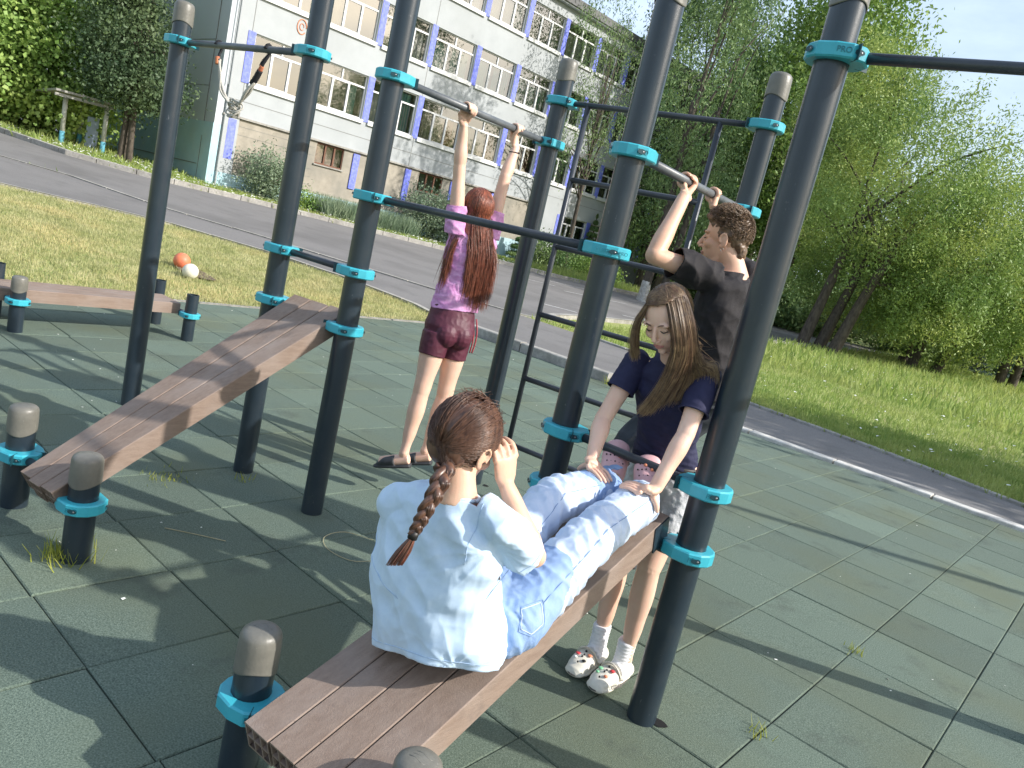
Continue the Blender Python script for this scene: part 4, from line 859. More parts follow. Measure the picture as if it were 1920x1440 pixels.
    def wr(co, no):
        t = 0; p = co
        a = noise.noise(V(p.x * 9 + p.z * 7, p.y * 9, p.z * 5 - p.x * 4)); t += (.5 - abs(a) * 2) * .010
        a = noise.noise(V(p.x * 20 - p.z * 14 + 7, p.y * 18, p.z * 10 + p.x * 12)); t += (.4 - abs(a) * 2) * .0028
        for ax_, az_, R0, am, n_ in ((-1.075, .85, .16, .004, 6.5), (-1.08, .52, .18, .004, 6)):
            dx, dz = p.x - ax_, p.z - az_; rr = math.hypot(dx, dz); an = math.atan2(dz, dx); w_ = min(1, rr / .03) * math.exp(-(rr / R0) ** 2); q_ = math.sin(an * n_ + 2.2 * noise.noise(V(p.x * 6, p.y * 6, p.z * 6 + n_))); t += am * w_ * (abs(q_) ** .6 * -1 + .5)
        t += .0045 * math.sin((p.x * .8 + p.z * .9) * 42 + 4 * noise.noise(V(p.x * 4, p.y * 4, p.z * 4))) * math.exp(-((p.x + 1.16) / .12) ** 2)
        t += .004 * math.sin(p.x * 55 + p.z * 12 + 3 * noise.noise(V(p.x * 5, 0, p.z * 5))) * max(0, .75 - p.z) * 2.4
        dh = max(0, .60 - p.z); t += dh * .12 * math.sin(p.x * 34 + p.y * 30)
        return t
    dR, dL = (elR - shR).normalized(), (elL - shL).normalized()
    ts = organic(s, 'tshirt', .0042, M['tee'], root, 5, wr, [(shR + dR * .140, dR, .108), (shL + dL * .16, dL, .105), ((-1.212, 1.392, .952), (0.05, .1, 1), .085), ((-1.225, 1.486, .462), (.30, -.22, -1), .27)], solid=.0025)
    M['teeseam'] = mat('tee_seam', (.40, .53, .70), rough=.9)
    seam(ts, ring_rays(shR + dR * .124, dR), .0011, M['teeseam']); seam(ts, ring_rays(shL + dL * .145, dL), .0011, M['teeseam'])
    hn = V(.30, -.22, -1).normalized(); seam(ts, ring_rays(V(-1.225, 1.486, .462) - hn * .018, hn, 60), .0011, M['teeseam'])
    seam(ts, [(V(-1.12, 1.40, .80).lerp(V(-1.12, 1.40, .96), i / 14), V(.25, -1, .15)) for i in range(15)], .0010, M['teeseam'])
    col = MB(); pts = [V(-1.212, 1.392, .952) + V(1, .05, 0) * (.058 * math.cos(t)) + V(0, 1, -.08) * (.047 * math.sin(t)) + V(0, 0, -.002) for t in [i * math.pi / 12 for i in range(25)]]; col.loft(pts, [(.0055, .0055)] * 25, 8); col.build('collar', M['tee'], root, smooth=True)
    # jeans
    j = MB(); j.ball((-1.212, 1.615, .545), (.162, .115, .088)); j.loft([(-1.218, 1.560, .545), (-1.215, 1.60, .555), (-1.21, 1.66, .575), (-1.21, 1.72, .60)], [(.115, .06), (.168, .108), (.172, .108), (.16, .09)], 30, sub=4, side=(1, 0, 0))
    for h_, k_, a_, fl in ((hR, kR, aR, 1.0), (hL, kL, aL, 1.12)):
        e = a_ + (a_ - k_).normalized() * .03; j.loft([h_, h_.lerp(k_, .4), h_.lerp(k_, .85), k_ + (e - k_) * .12, k_.lerp(e, .6), e], [(.095, .092), (.092, .088), (.080, .078), (.078, .078), (.080 * fl, .074), (.086 * fl, .076)], 24, sub=5)
    def dw(co, no):
        p = co; a = noise.noise(V(p.x * 14, p.y * 22 + p.z * 10, p.z * 8)); b_ = noise.noise(V(p.x * 34 + 3, p.y * 44, p.z * 20))
        t = (.45 - abs(a) * 2) * .0075 + (.45 - abs(b_) * 2) * .0022
        for kk in (kR, kL): d = (p - kk).length; t += math.exp(-(d / .10) ** 2) * .006 * math.sin(p.y * 130 + p.x * 60)
        return t
    eR, eL = aR + (aR - kR).normalized() * .03, aL + (aL - kL).normalized() * .03
    def mi(c):
        n_ = nz3(c, 7) * .05
        if c.y < 1.735 + n_ + (c.z - .6) * .35: return 1
        if c.x < -1.27 and c.y > 2.16 + n_: return 1
        return 0
    jo = organic(j, 'jeans', .0042, [M['denim'], M['denimd']], root, 4, dw, [(eR - (aR - kR).normalized() * .008, aR - kR, .15), (eL - (aL - kL).normalized() * .008, aL - kL, .15)], mi, solid=.0025)
    M['stitch'] = mat('denim_stitch', (.20, .30, .50), rough=.9); M['stitch2'] = mat('pale_stitch', (.66, .70, .76), rough=.9)
    for h_, k_, a_ in ((hR, kR, eR), (hL, kL, eL)):
        path = [h_.lerp(k_, i / 14) for i in range(2, 15)] + [k_.lerp(a_, i / 14) for i in range(1, 14)]; seam(jo, [(q, V(.75, -.12, .66)) for q in path], .0012, M['stitch'])
        seam(jo, ring_rays(k_.lerp(a_, .93), a_ - k_), .0010, M['stitch'])
    pc = V(-1.20, 1.66, .575)
    for off in (0, 1):
        q = [V(1, -.55 + off * .06, .10 + off * .05), V(1, -.50, .62 - off * .06), V(1, .02 - off * .05, .66 - off * .06), V(1, .0 - off * .04, .14 + off * .05), V(1, -.28, .02 + off * .04), V(1, -.55 + off * .06, .10 + off * .05)]
        rays = [(pc, q[i].lerp(q[i + 1], j / 6)) for i in range(5) for j in range(6)] + [(pc, q[5])]; seam(jo, rays, .0010, M['stitch2'] if off else M['stitch'], 'pocket_stitching')
    # clogs, toes up behind the foot bar
    for base, t_, a_ in FT:
        c = MB(); d = (t_ - base).normalized(); view = (V(0, 0, 1.6) - base).normalized(); nn = (view - d * view.dot(d)).normalized(); sx = nn.cross(d).normalized(); lab = 1
        c.loft([base - d * .015, base + d * .02, base + d * .09, base + d * .15, base + d * .195, base + d * .215], [(.028, .030), (.042, .038), (.050, .038), (.054, .034), (.044, .026), (.020, .014)], 20, sub=4, side=sx)
        co_ = organic(c, 'clog', .0035, [M['foamp'], M['sole']], root, 3, midx=lambda q, B=base, N=nn: 1 if (q - B).dot(N) < -.012 else 0)
        h_ = MB()
        for iu in range(-2, 3):
            for iv in range(3): q = base + d * (.105 + iv * .026) + sx * (iu * .015 + (iv % 2) * .007) + nn * (.036 - abs(iu) * .0035); h_.ball(q, .0034, nu=8, nv=6)
        h_.build('vent_hole', M['dark'], co_, smooth=True)
        st = MB(); st.loft([base + d * .05 + sx * .043, base - d * .015 + sx * .036 - nn * .02, base - d * .035 - nn * .005, base - d * .015 - sx * .036 - nn * .02, base + d * .05 - sx * .043], [(.004, .008)] * 5, 8, sub=4); st.build('strap', M['sole'], co_, smooth=True)
        if lab:
            cm = MB(); cm.ball(base + d * .15 + nn * .034 + sx * .010, (.008, .008, .006), nu=10, nv=6); cm.ball(base + d * .13 + nn * .037 - sx * .014, (.007, .007, .006), nu=10, nv=6); cm.build('charm', M['orange'], co_, smooth=True)
    sc = MB(); sc.loft([aR + V(0, -.005, 0), aR + V(0, .03, -.01)], [(.040, .042), (.038, .040)], 16); sc.build('sock', M['sock'], root, smooth=True)
    # hair: cap, strands drawn back to the nape, braid
    hcap = MB(); hcap.ball(P(0, -.016, .030), (.0745 * .98, .094 * .98, .0895 * .98), Rm, nu=30, nv=20); hcap.ball(P(0, -.050, -.018), (.064, .048, .055), Rm); 
    hr = organic(hcap, 'hair', .004, M['hairA'], body, 3, lambda co, no: .0015 * nz3(co, 60), cuts=[(P(0, .052, .0), (P(0, 1, -.75) - P(0, 0, 0)).normalized(), .2)])
    paths = []; nape = V(-1.200, 1.318, 1.033)
    for i in range(1700):
        th = random.uniform(-1, 1); side = random.choice((-1, 1)); q = random.random()
        d0 = V(side * random.uniform(.05, .92), random.uniform(.15, .8), random.uniform(.0, .95)) if q < .75 else V(side * random.uniform(.6, 1), random.uniform(-.1, .3), random.uniform(-.35, .2))
        p = scalp_path(P, 1, d0, V(side * random.uniform(0, .22) + .15, -.86, -.55 + random.gauss(0, .05)), 11, random.uniform(.99, 1.06), jit=.0009); p.append(nape + V(random.gauss(0, .008), random.gauss(0, .006), random.gauss(0, .006))); paths.append(p)
    for i in range(60):
        d0 = V(random.gauss(0, .6), random.gauss(0, .5), .9); p = scalp_path(P, 1, d0, d0 + V(random.gauss(0, .5), random.gauss(0, .5), 0), 6, 1.03, jit=.003); p = [a + u * (.004 * i_) for i_, a in enumerate(p)]; paths.append(p)
    tri_strands('hair_strands', paths, .00115, M['hairA'], hr)
    # braid
    bp_ = [V(-1.200, 1.312, 1.035), V(-1.176, 1.280, 1.012), V(-1.164, 1.256, .978), V(-1.166, 1.240, .938), V(-1.170, 1.234, .908), V(-1.178, 1.231, .880)]
    bpx = resmooth(bp_, 10); BK = .92; br_ = MB(); nn_ = len(bpx)
    for s_ in range(3):
        pts = []; rad = []
        for i, p in enumerate(bpx):
            t = i / (nn_ - 1); ph = t * math.pi * 2 * 2.0 + s_ * 2.094; R_ = BK * .0145 * (1 - .45 * t)
            pts.append(p + RT * (math.sin(ph) * R_ * 1.15) + (-FW) * (math.sin(2 * ph) * R_ * .55)); rad.append((BK * .0150 * (1 - .45 * t) * (1 + .10 * math.cos(2 * ph)), BK * .0130 * (1 - .45 * t)))
        br_.loft(pts, rad, 12)
    bo = br_.build('braid', M['hairA'], hr, smooth=True)
    pth = []
    for s_ in range(3):
        for q in range(46):
            a0 = random.uniform(0, 6.28); pts = []
            for i, p in enumerate(bpx):
                t = i / (nn_ - 1); ph = t * math.pi * 2 * 2.0 + s_ * 2.094; R_ = BK * .0145 * (1 - .45 * t); w = BK * .0153 * (1 - .45 * t)
                pts.append(p + RT * (math.sin(ph) * R_ * 1.15 + w * math.cos(a0 + i * .05)) + (-FW) * (math.sin(2 * ph) * R_ * .55 + w * .92 * math.sin(a0 + i * .05)))
            pth.append(pts)
    tri_strands('hair_strands', pth, .0011, M['hairA'], bo, taper=.8)
    tie = MB(); e = bpx[-1]; tie.loft([e + V(0, .001, .006), e + V(0, -.003, -.014)], [(.0125, .0125), (.012, .012)], 12); tie.build('hair_tie', M['dark'], bo, smooth=True)
    tl = []
    for i in range(160): a = random.uniform(0, 6.28); w = random.random() ** .5; tl.append([e + V(0, -.003 - .008 * q, -.012 - .016 * q) + RT * (math.cos(a) * w * (.008 + .013 * math.sin(min(q, 3) * .55)) - q * .0015) + V(0, 0, 0) + FW * (math.sin(a) * w * .010) for q in range(5)])
    tri_strands('hair_strands', tl, .0013, [M['hairA'], M['hairD']], bo, mi=lambda si: si % 3 == 0)
personA()
# ================================================================ person B: standing girl holding the ankles
def personB():
    root = empty('person', (-1.29, 2.62, 0)); tag(root, 'long haired girl in navy T-shirt and white shorts standing behind the bar, holding ankles', 'person')
    b = MB(); hc = V(-1.294, 2.352, 1.446); fw = V(.06, -.80, -.60); up = V(-.10, -.45, .9)
    r, f, u, P, Rm = head(b, hc, fw, up, .96)
    b.loft([hc + V(0, .02, -.04), V(-1.292, 2.43, 1.355), V(-1.288, 2.485, 1.30)], [(.048, .050), (.045, .046), (.06, .055)], 32, sub=4)
    b.loft([(-1.29, 2.475, 1.31), (-1.292, 2.50, 1.25), (-1.30, 2.55, 1.12), (-1.315, 2.62, .98), (-1.31, 2.68, .86), (-1.31, 2.70, .80)], [(.06, .05), (.125, .08), (.118, .085), (.105, .078), (.135, .095), (.14, .10)], 24, sub=4, side=(1, .1, .0))
    shR, shL = V(-1.425, 2.450, 1.262), V(-1.158, 2.478, 1.285)  # her right (image left), her left
    elR, wrR = V(-1.440, 2.345, 1.035), V(-1.375, 2.235, .915); elL, wrL = V(-1.125, 2.372, 1.085), V(-1.125, 2.262, .900)
    arm(b, shR, elR, wrR, .88, (-1.292, 2.50, 1.245)); arm(b, shL, elL, wrL, .88, (-1.292, 2.50, 1.245))
    axL, axR = (V(-1.350, 2.345, .805) - V(-1.345, 2.00, .80)).normalized(), (V(-1.195, 2.30, .812) - V(-1.135, 1.955, .775)).normalized()
    grip(b, wrR, V(-1.348, 2.215, .806), axL, 1, 1, rb=.082, a0=18, a1=62, th0=-12, th1=-40, k=.95, spread=.0225)
    grip(b, wrL, V(-1.180, 2.225, .806), axR, -1, 1, rb=.080, a0=18, a1=64, th0=-12, th1=-42, k=.95, spread=.0225)
    hR, hL, kR, kL, aR, aL = V(-1.385, 2.70, .80), V(-1.235, 2.70, .80), V(-1.365, 2.60, .49), V(-1.222, 2.585, .50), V(-1.362, 2.625, .10), V(-1.228, 2.615, .10)
    leg(b, hR, kR, aR, .84); leg(b, hL, kL, aL, .84)
    body = organic(b, 'body', .0034, M['skin'], root, 3)
    face_bits(P, Rm, body, .96, 'hairA')
    # navy T-shirt
    s = MB(); s.loft([(-1.289, 2.470, 1.325), (-1.290, 2.482, 1.30), (-1.292, 2.50, 1.25), (-1.297, 2.535, 1.17), (-1.303, 2.570, 1.09), (-1.312, 2.615, 1.00), (-1.318, 2.655, .92), (-1.318, 2.675, .87), (-1.318, 2.68, .85)], [(.060, .048), (.085, .060), (.148, .088), (.140, .104), (.128, .096), (.118, .090), (.132, .098), (.140, .104), (.14, .10)], 32, sub=5, side=(1, .1, 0))
    for c_ in ((-1.345, 2.462, 1.185), (-1.245, 2.468, 1.19)): s.ball(c_, (.048, .040, .050))
    for sh, el in ((shR, elR), (shL, elL)):
        d = (el - sh).normalized(); s.loft([sh - d * .03, sh + d * .03, sh + d * .10, sh + d * .17], [(.046, .046), (.052, .052), (.052, .053), (.052, .053)], 24, sub=4); s.ball(sh, (.052, .05, .05))
    dR, dL = (elR - shR).normalized(), (elL - shL).normalized()
    def wr(co, no):
        a = noise.noise(V(co.x * 12, co.y * 10, co.z * 16)); b_ = noise.noise(V(co.x * 10 + 5, co.y * 16, co.z * 40)); lo = max(0, 1.05 - co.z) * 4
        return (.4 - abs(a) * 2) * .0035 + (.4 - abs(b_) * 2) * .0045 * min(1, .3 + lo)
    sh_ = organic(s, 'tshirt', .0042, M['navy'], root, 4, wr, [(shR + dR * .125, dR, .085), (shL + dL * .145, dL, .085), ((-1.288, 2.462, 1.318), (0, -.45, 1), .08), ((-1.318, 2.672, .878), (0, .1, -1), .2)], solid=.002)
    sl = MB(); 
    for sh, d, L in ((shR, dR, .122), (shL, dL, .142)):
        c = sh + d * L; o1 = d.orthogonal().normalized(); o2 = d.cross(o1); sl.loft([c + (o1 * math.cos(t) + o2 * math.sin(t)) * .0525 for t in [i * math.pi / 10 for i in range(21)]], [(.003, .003)] * 21, 6)
        sl.build('sleeve_hem', M['navy'], sh_, smooth=True); sl = MB()
    # shorts and belt
    j = MB(); j.loft([(-1.315, 2.675, .915), (-1.312, 2.685, .88), (-1.31, 2.695, .82), (-1.31, 2.695, .74)], [(.128, .094), (.146, .106), (.158, .118), (.15, .11)], 30, sub=4, side=(1, 0, 0))
    for h_, k_ in ((hR, kR), (hL, kL)): j.loft([h_ + V(0, 0, .02), h_.lerp(k_, .25), h_.lerp(k_, .5), h_.lerp(k_, .6)], [(.088, .095), (.088, .094), (.090, .092), (.09, .09)], 24, sub=4)
    so_ = organic(j, 'shorts', .0045, M['denimw'], root, 4, lambda co, no: (.4 - abs(nz3(co, 26)) * 2) * .005 + .002 * nz3(co, 90), [(hR.lerp(kR, .52), kR - hR, .1), (hL.lerp(kL, .52), kL - hL, .1), ((-1.315, 2.675, .90), (0, 0, 1), .2)], solid=.002)
    fr = []
    for h_, k_ in ((hR, kR), (hL, kL)):
        c = h_.lerp(k_, .52); d = (k_ - h_).normalized(); o1 = d.orthogonal().normalized(); o2 = d.cross(o1)
        for i in range(160): t = random.uniform(0, 6.28); q = c + (o1 * math.cos(t) + o2 * math.sin(t)) * .088; fr.append([q, q + d * .008 + V(*(random.gauss(0, .003) for _ in range(3))), q + d * random.uniform(.012, .022) + V(*(random.gauss(0, .005) for _ in range(3)))])
    tri_strands('frayed_hem', fr, .0011, M['sock'], so_)
    be = MB(); be.loft([V(-1.315, 2.676, .898) + V(.136 * math.cos(t), .103 * math.sin(t), 0) for t in [i * math.pi / 16 for i in range(33)]], [(.004, .014)] * 33, 8, side=(1, 0, 0)); be.build('belt', M['leather'], root, smooth=True)
    # socks and clogs
    def clog(an, toe, sd, word):
        k = MB(); an, toe = Vector(an), Vector(toe); d = (toe - an).normalized(); d = V(d.x, d.y, 0).normalized(); s_ = V(-d.y, d.x, 0); h0 = V(an.x, an.y, 0) - d * .052
        sk = MB(); sk.loft([an + V(0, -.002, .085), an + V(0, 0, .03), an + V(0, 0, -.03), an + d * .03 + V(0, 0, -.05)], [(.036, .040), (.034, .038), (.036, .042), (.034, .05)], 20, sub=3, side=s_); sk.ball(an + V(0, 0, -.045) - d * .01, (.035, .04, .035)); organic(sk, 'sock', .004, M['sock'], root, 2, lambda co, no: .0012 * math.sin(co.z * 420))
        k.loft([h0 + V(0, 0, .024), h0 + d * .03 + V(0, 0, .024), h0 + d * .10 + V(0, 0, .022), h0 + d * .17 + V(0, 0, .021), h0 + d * .215 + V(0, 0, .023), h0 + d * .232 + V(0, 0, .025)], [(.026, .022), (.038, .023), (.043, .021), (.050, .020), (.040, .018), (.018, .010)], 24, sub=4, side=s_)
        k.loft([h0 + d * .112 + V(0, 0, .050), h0 + d * .15 + V(0, 0, .048), h0 + d * .185 + V(0, 0, .040), h0 + d * .215 + V(0, 0, .032), h0 + d * .226 + V(0, 0, .028)], [(.042, .036), (.046, .032), (.044, .026), (.034, .016), (.016, .008)], 24, sub=4, side=s_)
        k.loft([h0 + d * .10 + s_ * .036 + V(0, 0, .04), h0 + d * .03 + s_ * .034 + V(0, 0, .052), h0 - d * .004 + V(0, 0, .058), h0 + d * .03 - s_ * .034 + V(0, 0, .052), h0 + d * .10 - s_ * .036 + V(0, 0, .04)], [(.006, .016)] * 5, 10, sub=5, side=(0, 0, 1))
        c = organic(k, 'clog', .0035, M['foamw'], root, 3)
        gr = MB(); gr.loft([h0 + d * (.104 + .132 * math.cos(t)) + s_ * (math.sin(t) * (.0465 + .007 * math.cos(t))) + V(0, 0, .021) for t in [i * math.pi / 12 for i in range(25)]], [(.0028, .0028)] * 25, 6, sub=2); gr.build('sole_groove', M['graf2'], c, smooth=True)
        st = MB(); st.loft([h0 + d * .112 + s_ * .044 + V(0, 0, .050), h0 + d * .125 + s_ * .030 + V(0, 0, .083), h0 + d * .125 + V(0, 0, .094), h0 + d * .125 - s_ * .030 + V(0, 0, .083), h0 + d * .112 - s_ * .044 + V(0, 0, .050)], [(.003, .009)] * 5, 8, sub=5, side=(0, 0, 1)); st.build('strap', M['foamw'], c, smooth=True)
        for i, (a, o, m_, sz) in enumerate(((.150, .022, 'red', .011), (.162, -.024, 'green', .011), (.186, .018, 'orange', .009), (.185, -.022, 'green', .008), (.140, -.002, 'dark', .005), (.172, .0, 'dark', .004), (.205, .002, 'dark', .004), (.160, .002, 'dark', .004))):
            if sd < 0 and i < 4: m_ = ('orange', 'red', 'dark', 'white')[i]
            q = h0 + d * a + s_ * o; z = .048 + .036 * math.sqrt(max(0, 1 - (o / .048) ** 2)) * (1 - max(0, a - .15) / .11) + (.002 if a < .16 else -.001)
            cm = MB(); cm.ball(q + V(0, 0, z), (sz, sz * .9, .0045), nu=12, nv=6); cm.build('charm' if m_ != 'dark' else 'vent_hole', M[m_], c, smooth=True)
        if word:
            me = text_mesh('crocs', .028, .0008); n_ = s_ * sd; nt = (n_ * .8 + V(0, 0, .6) + d * .12).normalized(); tx = V(0, 0, 1).cross(nt).normalized(); R4 = Matrix((tx, nt.cross(tx), nt)).transposed().to_4x4(); R4.translation = h0 + d * .15 + n_ * .0535 + V(0, 0, .038); me.transform(R4); me.transform(Matrix.Translation(-parent_loc(root))); me.materials.clear(); link(me, 'lettering', c, M['graf2'])
    M['graf2'] = mat('groove_grey', (.12, .11, .10), rough=.8)
    clog((-1.362, 2.615, .095), (-1.345, 2.44, .03), -1, False); clog((-1.236, 2.610, .095), (-1.238, 2.43, .03), 1, True)
    # hair
    hcap = MB(); hcap.ball(P(0, -.016, .030), (.0745 * .96, .090 * .96, .0875 * .96), Rm, nu=30, nv=20); hcap.loft([P(0, -.05, .02), P(0, -.07, -.05), V(-1.285, 2.50, 1.35)], [(.066, .04), (.06, .035), (.05, .02)], 16, sub=4, side=r)
    hr = organic(hcap, 'hair', .004, M['hairB'], body, 3, lambda co, no: .0015 * nz3(co, 60), cuts=[(P(0, .030, .0), (P(0, 1, -.35) - P(0, 0, 0)).normalized(), .16)])
    L1 = V(-1.318, 2.300, 1.545)
    gl = [[V(-1.335, 2.262, 1.475), V(-1.362, 2.268, 1.41), V(-1.372, 2.300, 1.34), V(-1.370, 2.33, 1.30)], [V(-1.350, 2.30, 1.49), V(-1.378, 2.31, 1.41), V(-1.392, 2.35, 1.33), V(-1.39, 2.37, 1.28)]]
    gr_ = [[V(-1.262, 2.270, 1.50), V(-1.228, 2.275, 1.43), V(-1.215, 2.30, 1.36), V(-1.232, 2.33, 1.28), V(-1.265, 2.36, 1.20), V(-1.300, 2.375, 1.13), V(-1.325, 2.385, 1.10)], [V(-1.245, 2.30, 1.52), V(-1.205, 2.31, 1.44), V(-1.188, 2.335, 1.36), V(-1.205, 2.355, 1.28), V(-1.24, 2.375, 1.21), V(-1.275, 2.39, 1.145), V(-1.29, 2.395, 1.12)],
           [V(-1.235, 2.34, 1.53), V(-1.195, 2.36, 1.45), V(-1.175, 2.39, 1.37), V(-1.150, 2.42, 1.335), V(-1.118, 2.44, 1.335), V(-1.108, 2.455, 1.30), V(-1.104, 2.46, 1.27)]]
    paths = []
    def strand(G, dd0, n):
        for _ in range(n):
            a = random.random(); i = random.randrange(len(G) - 1) if len(G) > 1 else 0; g1, g2 = G[i], G[(i + 1) % len(G)]; m_ = min(len(g1), len(g2)); o = V(*(random.gauss(0, .0075) for _ in range(3))); cut = random.uniform(.55, 1.10)
            d0 = V(*dd0(random.random())); d1 = (g1[0].lerp(g2[0], a) - P(0, -.013, .03)); d1 = V(d1.dot(r) / .081, d1.dot(f) / .101, d1.dot(u) / .097)
            p = scalp_path(P, 1, d0, d1, 5, random.uniform(.99, 1.05), jit=.0006); tail = [g1[q].lerp(g2[q], a) + o * (.4 + .9 * q / m_) for q in range(m_)]
            if cut < 1: tail = tail[:-1] + [tail[-2].lerp(tail[-1], cut)]
            paths.append(resmooth(p[:-1] + tail, 4))
    part = lambda t, s: (s * random.uniform(.0, .08) - .10, .72 - 1.35 * t, .68 + .35 * math.sin(math.pi * t))
    strand(gl, lambda t: part(t * .6, -1), 800); strand(gr_[:2], lambda t: part(t * .6, 1), 1400); strand(gr_[1:], lambda t: part(.3 + t * .6, 1), 900)
    for i in range(500): d0 = V(random.uniform(-.5, .5), random.uniform(-.3, .5), .9); p = scalp_path(P, 1, d0, V(d0.x * 2.2, -.75, -.55), 9, 1.02, jit=.0008); p += [p[-1].lerp(V(-1.29 + random.gauss(0, .05), 2.505, 1.34), q / 3) for q in (1, 2, 3)]; paths.append(p)
    tri_strands('hair_strands', paths, .0010, [M['hairB'], M['hairBl'], M['hairA']], hr, mi=lambda si: (lambda i, n, k=random.choice((.55, .7, .85, 2, 2)), c=random.choice((0, 0, 2)): 1 if i / n > k else c))
personB()
# ================================================================ person C: boy pulling up
def personC():
    root = empty('person', (-1.50, 3.10, .35)); tag(root, 'curly haired boy in black T-shirt and dark trousers gripping the bar above his head', 'person')
    b = MB(); hc = V(-1.522, 3.065, 1.785); fw = V(-.93, -.33, -.12); up = V(-.10, 0, 1)
    r, f, u, P, Rm = head(b, hc, fw, up, 1.0)
    b.loft([hc + V(.01, 0, -.04), V(-1.475, 3.085, 1.70), V(-1.455, 3.09, 1.64)], [(.054, .056), (.054, .054), (.07, .06)], 32, sub=4)
    b.loft([(-1.455, 3.09, 1.66), (-1.455, 3.09, 1.59), (-1.455, 3.10, 1.45), (-1.445, 3.12, 1.28), (-1.44, 3.13, 1.18)], [(.08, .06), (.165, .095), (.155, .10), (.13, .09), (.14, .10)], 24, sub=4, side=(-.2, 1, .05))
    shL, shR = V(-1.500, 2.935, 1.625), V(-1.45, 3.255, 1.655); elL, wrL = V(-1.640, 2.735, 1.655), V(-1.690, 2.935, 1.922); elR, wrR = V(-1.660, 3.32, 1.70), V(-1.735, 3.33, 1.915)
    arm(b, shL, elL, wrL, 1.02, (-1.455, 3.09, 1.59)); arm(b, shR, elR, wrR, 1.02, (-1.455, 3.09, 1.59))
    bd = (Vector((*P6, 0)) - Vector((*P5, 0))).normalized(); bc = lambda y: V(P5[0] + (P6[0] - P5[0]) * (y - P5[1]) / (P6[1] - P5[1]), y, 2.0)
    grip(b, wrL, bc(3.035), bd, 1, 1, rb=.0185, a0=40, a1=285, th0=-25, th1=-150); grip(b, wrR, bc(3.385), bd, 1, -1, rb=.0185, a0=40, a1=285, th0=-25, th1=-150)
    hL, hR, kL, kR, aL, aR = V(-1.47, 3.05, 1.14), V(-1.42, 3.22, 1.14), V(-1.595, 2.86, .82), V(-1.58, 3.06, .80), V(-1.50, 2.93, .40), V(-1.47, 3.12, .40)
    leg(b, hL, kL, aL, .9); leg(b, hR, kR, aR, .9)
    for a in (aL, aR): b.loft([a + V(.02, 0, -.02), a + V(-.05, -.02, -.06), a + V(-.15, -.05, -.10)], [(.034, .034), (.042, .028), (.03, .014)], 14, sub=4)
    body = organic(b, 'body', .0036, M['skin2'], root, 3); face_bits(P, Rm, body, 1.0, 'hairC')
    s = MB(); s.loft([(-1.462, 3.088, 1.665), (-1.458, 3.088, 1.645), (-1.455, 3.09, 1.60), (-1.455, 3.095, 1.50), (-1.452, 3.105, 1.38), (-1.445, 3.12, 1.24), (-1.44, 3.125, 1.14), (-1.44, 3.13, 1.10)], [(.072, .062), (.10, .075), (.178, .108), (.185, .122), (.178, .120), (.172, .122), (.17, .125), (.16, .12)], 32, sub=5, side=(-.2, 1, .05))
    for sh, el in ((shL, elL), (shR, elR)):
        d = (el - sh).normalized(); s.loft([sh - d * .05, sh + d * .03, sh + d * .11, sh + d * .19], [(.068, .066), (.074, .070), (.074, .068), (.072, .066)], 24, sub=4); s.ball(sh - d * .01, (.070, .066, .062))
    dL, dR = (elL - shL).normalized(), (elR - shR).normalized()
    def wr(co, no):
        a = noise.noise(V(co.x * 9, co.y * 7 + co.z * 5, co.z * 5)); b_ = noise.noise(V(co.x * 20 + 5, co.y * 13 - co.z * 10, co.z * 12))
        return (.45 - abs(a) * 2) * .012 + (.4 - abs(b_) * 2) * .006
    organic(s, 'tshirt', .0048, M['black'], root, 4, wr, [(shL + dL * .150, dL, .11), (shR + dR * .15, dR, .11), ((-1.462, 3.088, 1.660), (-.12, 0, 1), .095), ((-1.44, 3.125, 1.125), (0, 0, -1), .25)], solid=.0025)
    j = MB(); j.loft([(-1.445, 3.12, 1.24), (-1.445, 3.13, 1.18), (-1.45, 3.135, 1.10)], [(.135, .095), (.155, .115), (.15, .11)], 28, sub=4, side=(-.2, 1, 0))
    for h_, k_, a_ in ((hL, kL, aL), (hR, kR, aR)): j.loft([h_, h_.lerp(k_, .5), k_, k_.lerp(a_, .5), a_ + V(0, 0, .03), a_ + V(0, 0, 0)], [(.10, .10), (.088, .088), (.075, .075), (.068, .068), (.055, .055), (.05, .05)], 22, sub=4); j.ball(k_, .074)
    organic(j, 'trousers', .005, M['pants'], root, 4, lambda co, no: (.45 - abs(noise.noise(V(co.x * 16, co.y * 16, co.z * 10))) * 2) * .009, solid=0)
    for a in (aL, aR):
        k = MB(); k.loft([a + V(.045, 0, -.045), a + V(0, -.01, -.062), a + V(-.10, -.035, -.10), a + V(-.18, -.06, -.125), a + V(-.20, -.065, -.13)], [(.032, .038), (.042, .036), (.046, .03), (.038, .022), (.015, .01)], 18, sub=4, side=(.3, -1, 0)); organic(k, 'shoe', .005, M['foamk'], root, 3)
    er = MB(); q = P(-.082, -.004, -.046); er.loft([q + V(.006 * math.cos(t), 0, .007 * math.sin(t)) for t in [i * .6 for i in range(9)]], [(.0013, .0013)] * 9, 6); er.build('earring', M['bolt'], body, smooth=True)
    hcap = MB(); hcap.ball(P(0, -.020, .040), (.077, .094, .092), Rm, nu=30, nv=20); hcap.ball(P(0, .045, .088), (.058, .045, .034), Rm); hcap.loft([P(0, -.055, 0), P(0, -.075, -.045), P(0, -.068, -.075)], [(.056, .034), (.046, .024), (.034, .014)], 18, sub=3, side=r)
    hr = organic(hcap, 'hair', .004, M['hairC'], body, 2, lambda co, no: .006 * nz3(co, 38) + .004 * nz3(co, 90), cuts=[(P(0, .035, .025), (P(0, 1, -.75) - P(0, 0, 0)).normalized(), .11)])
    paths = []
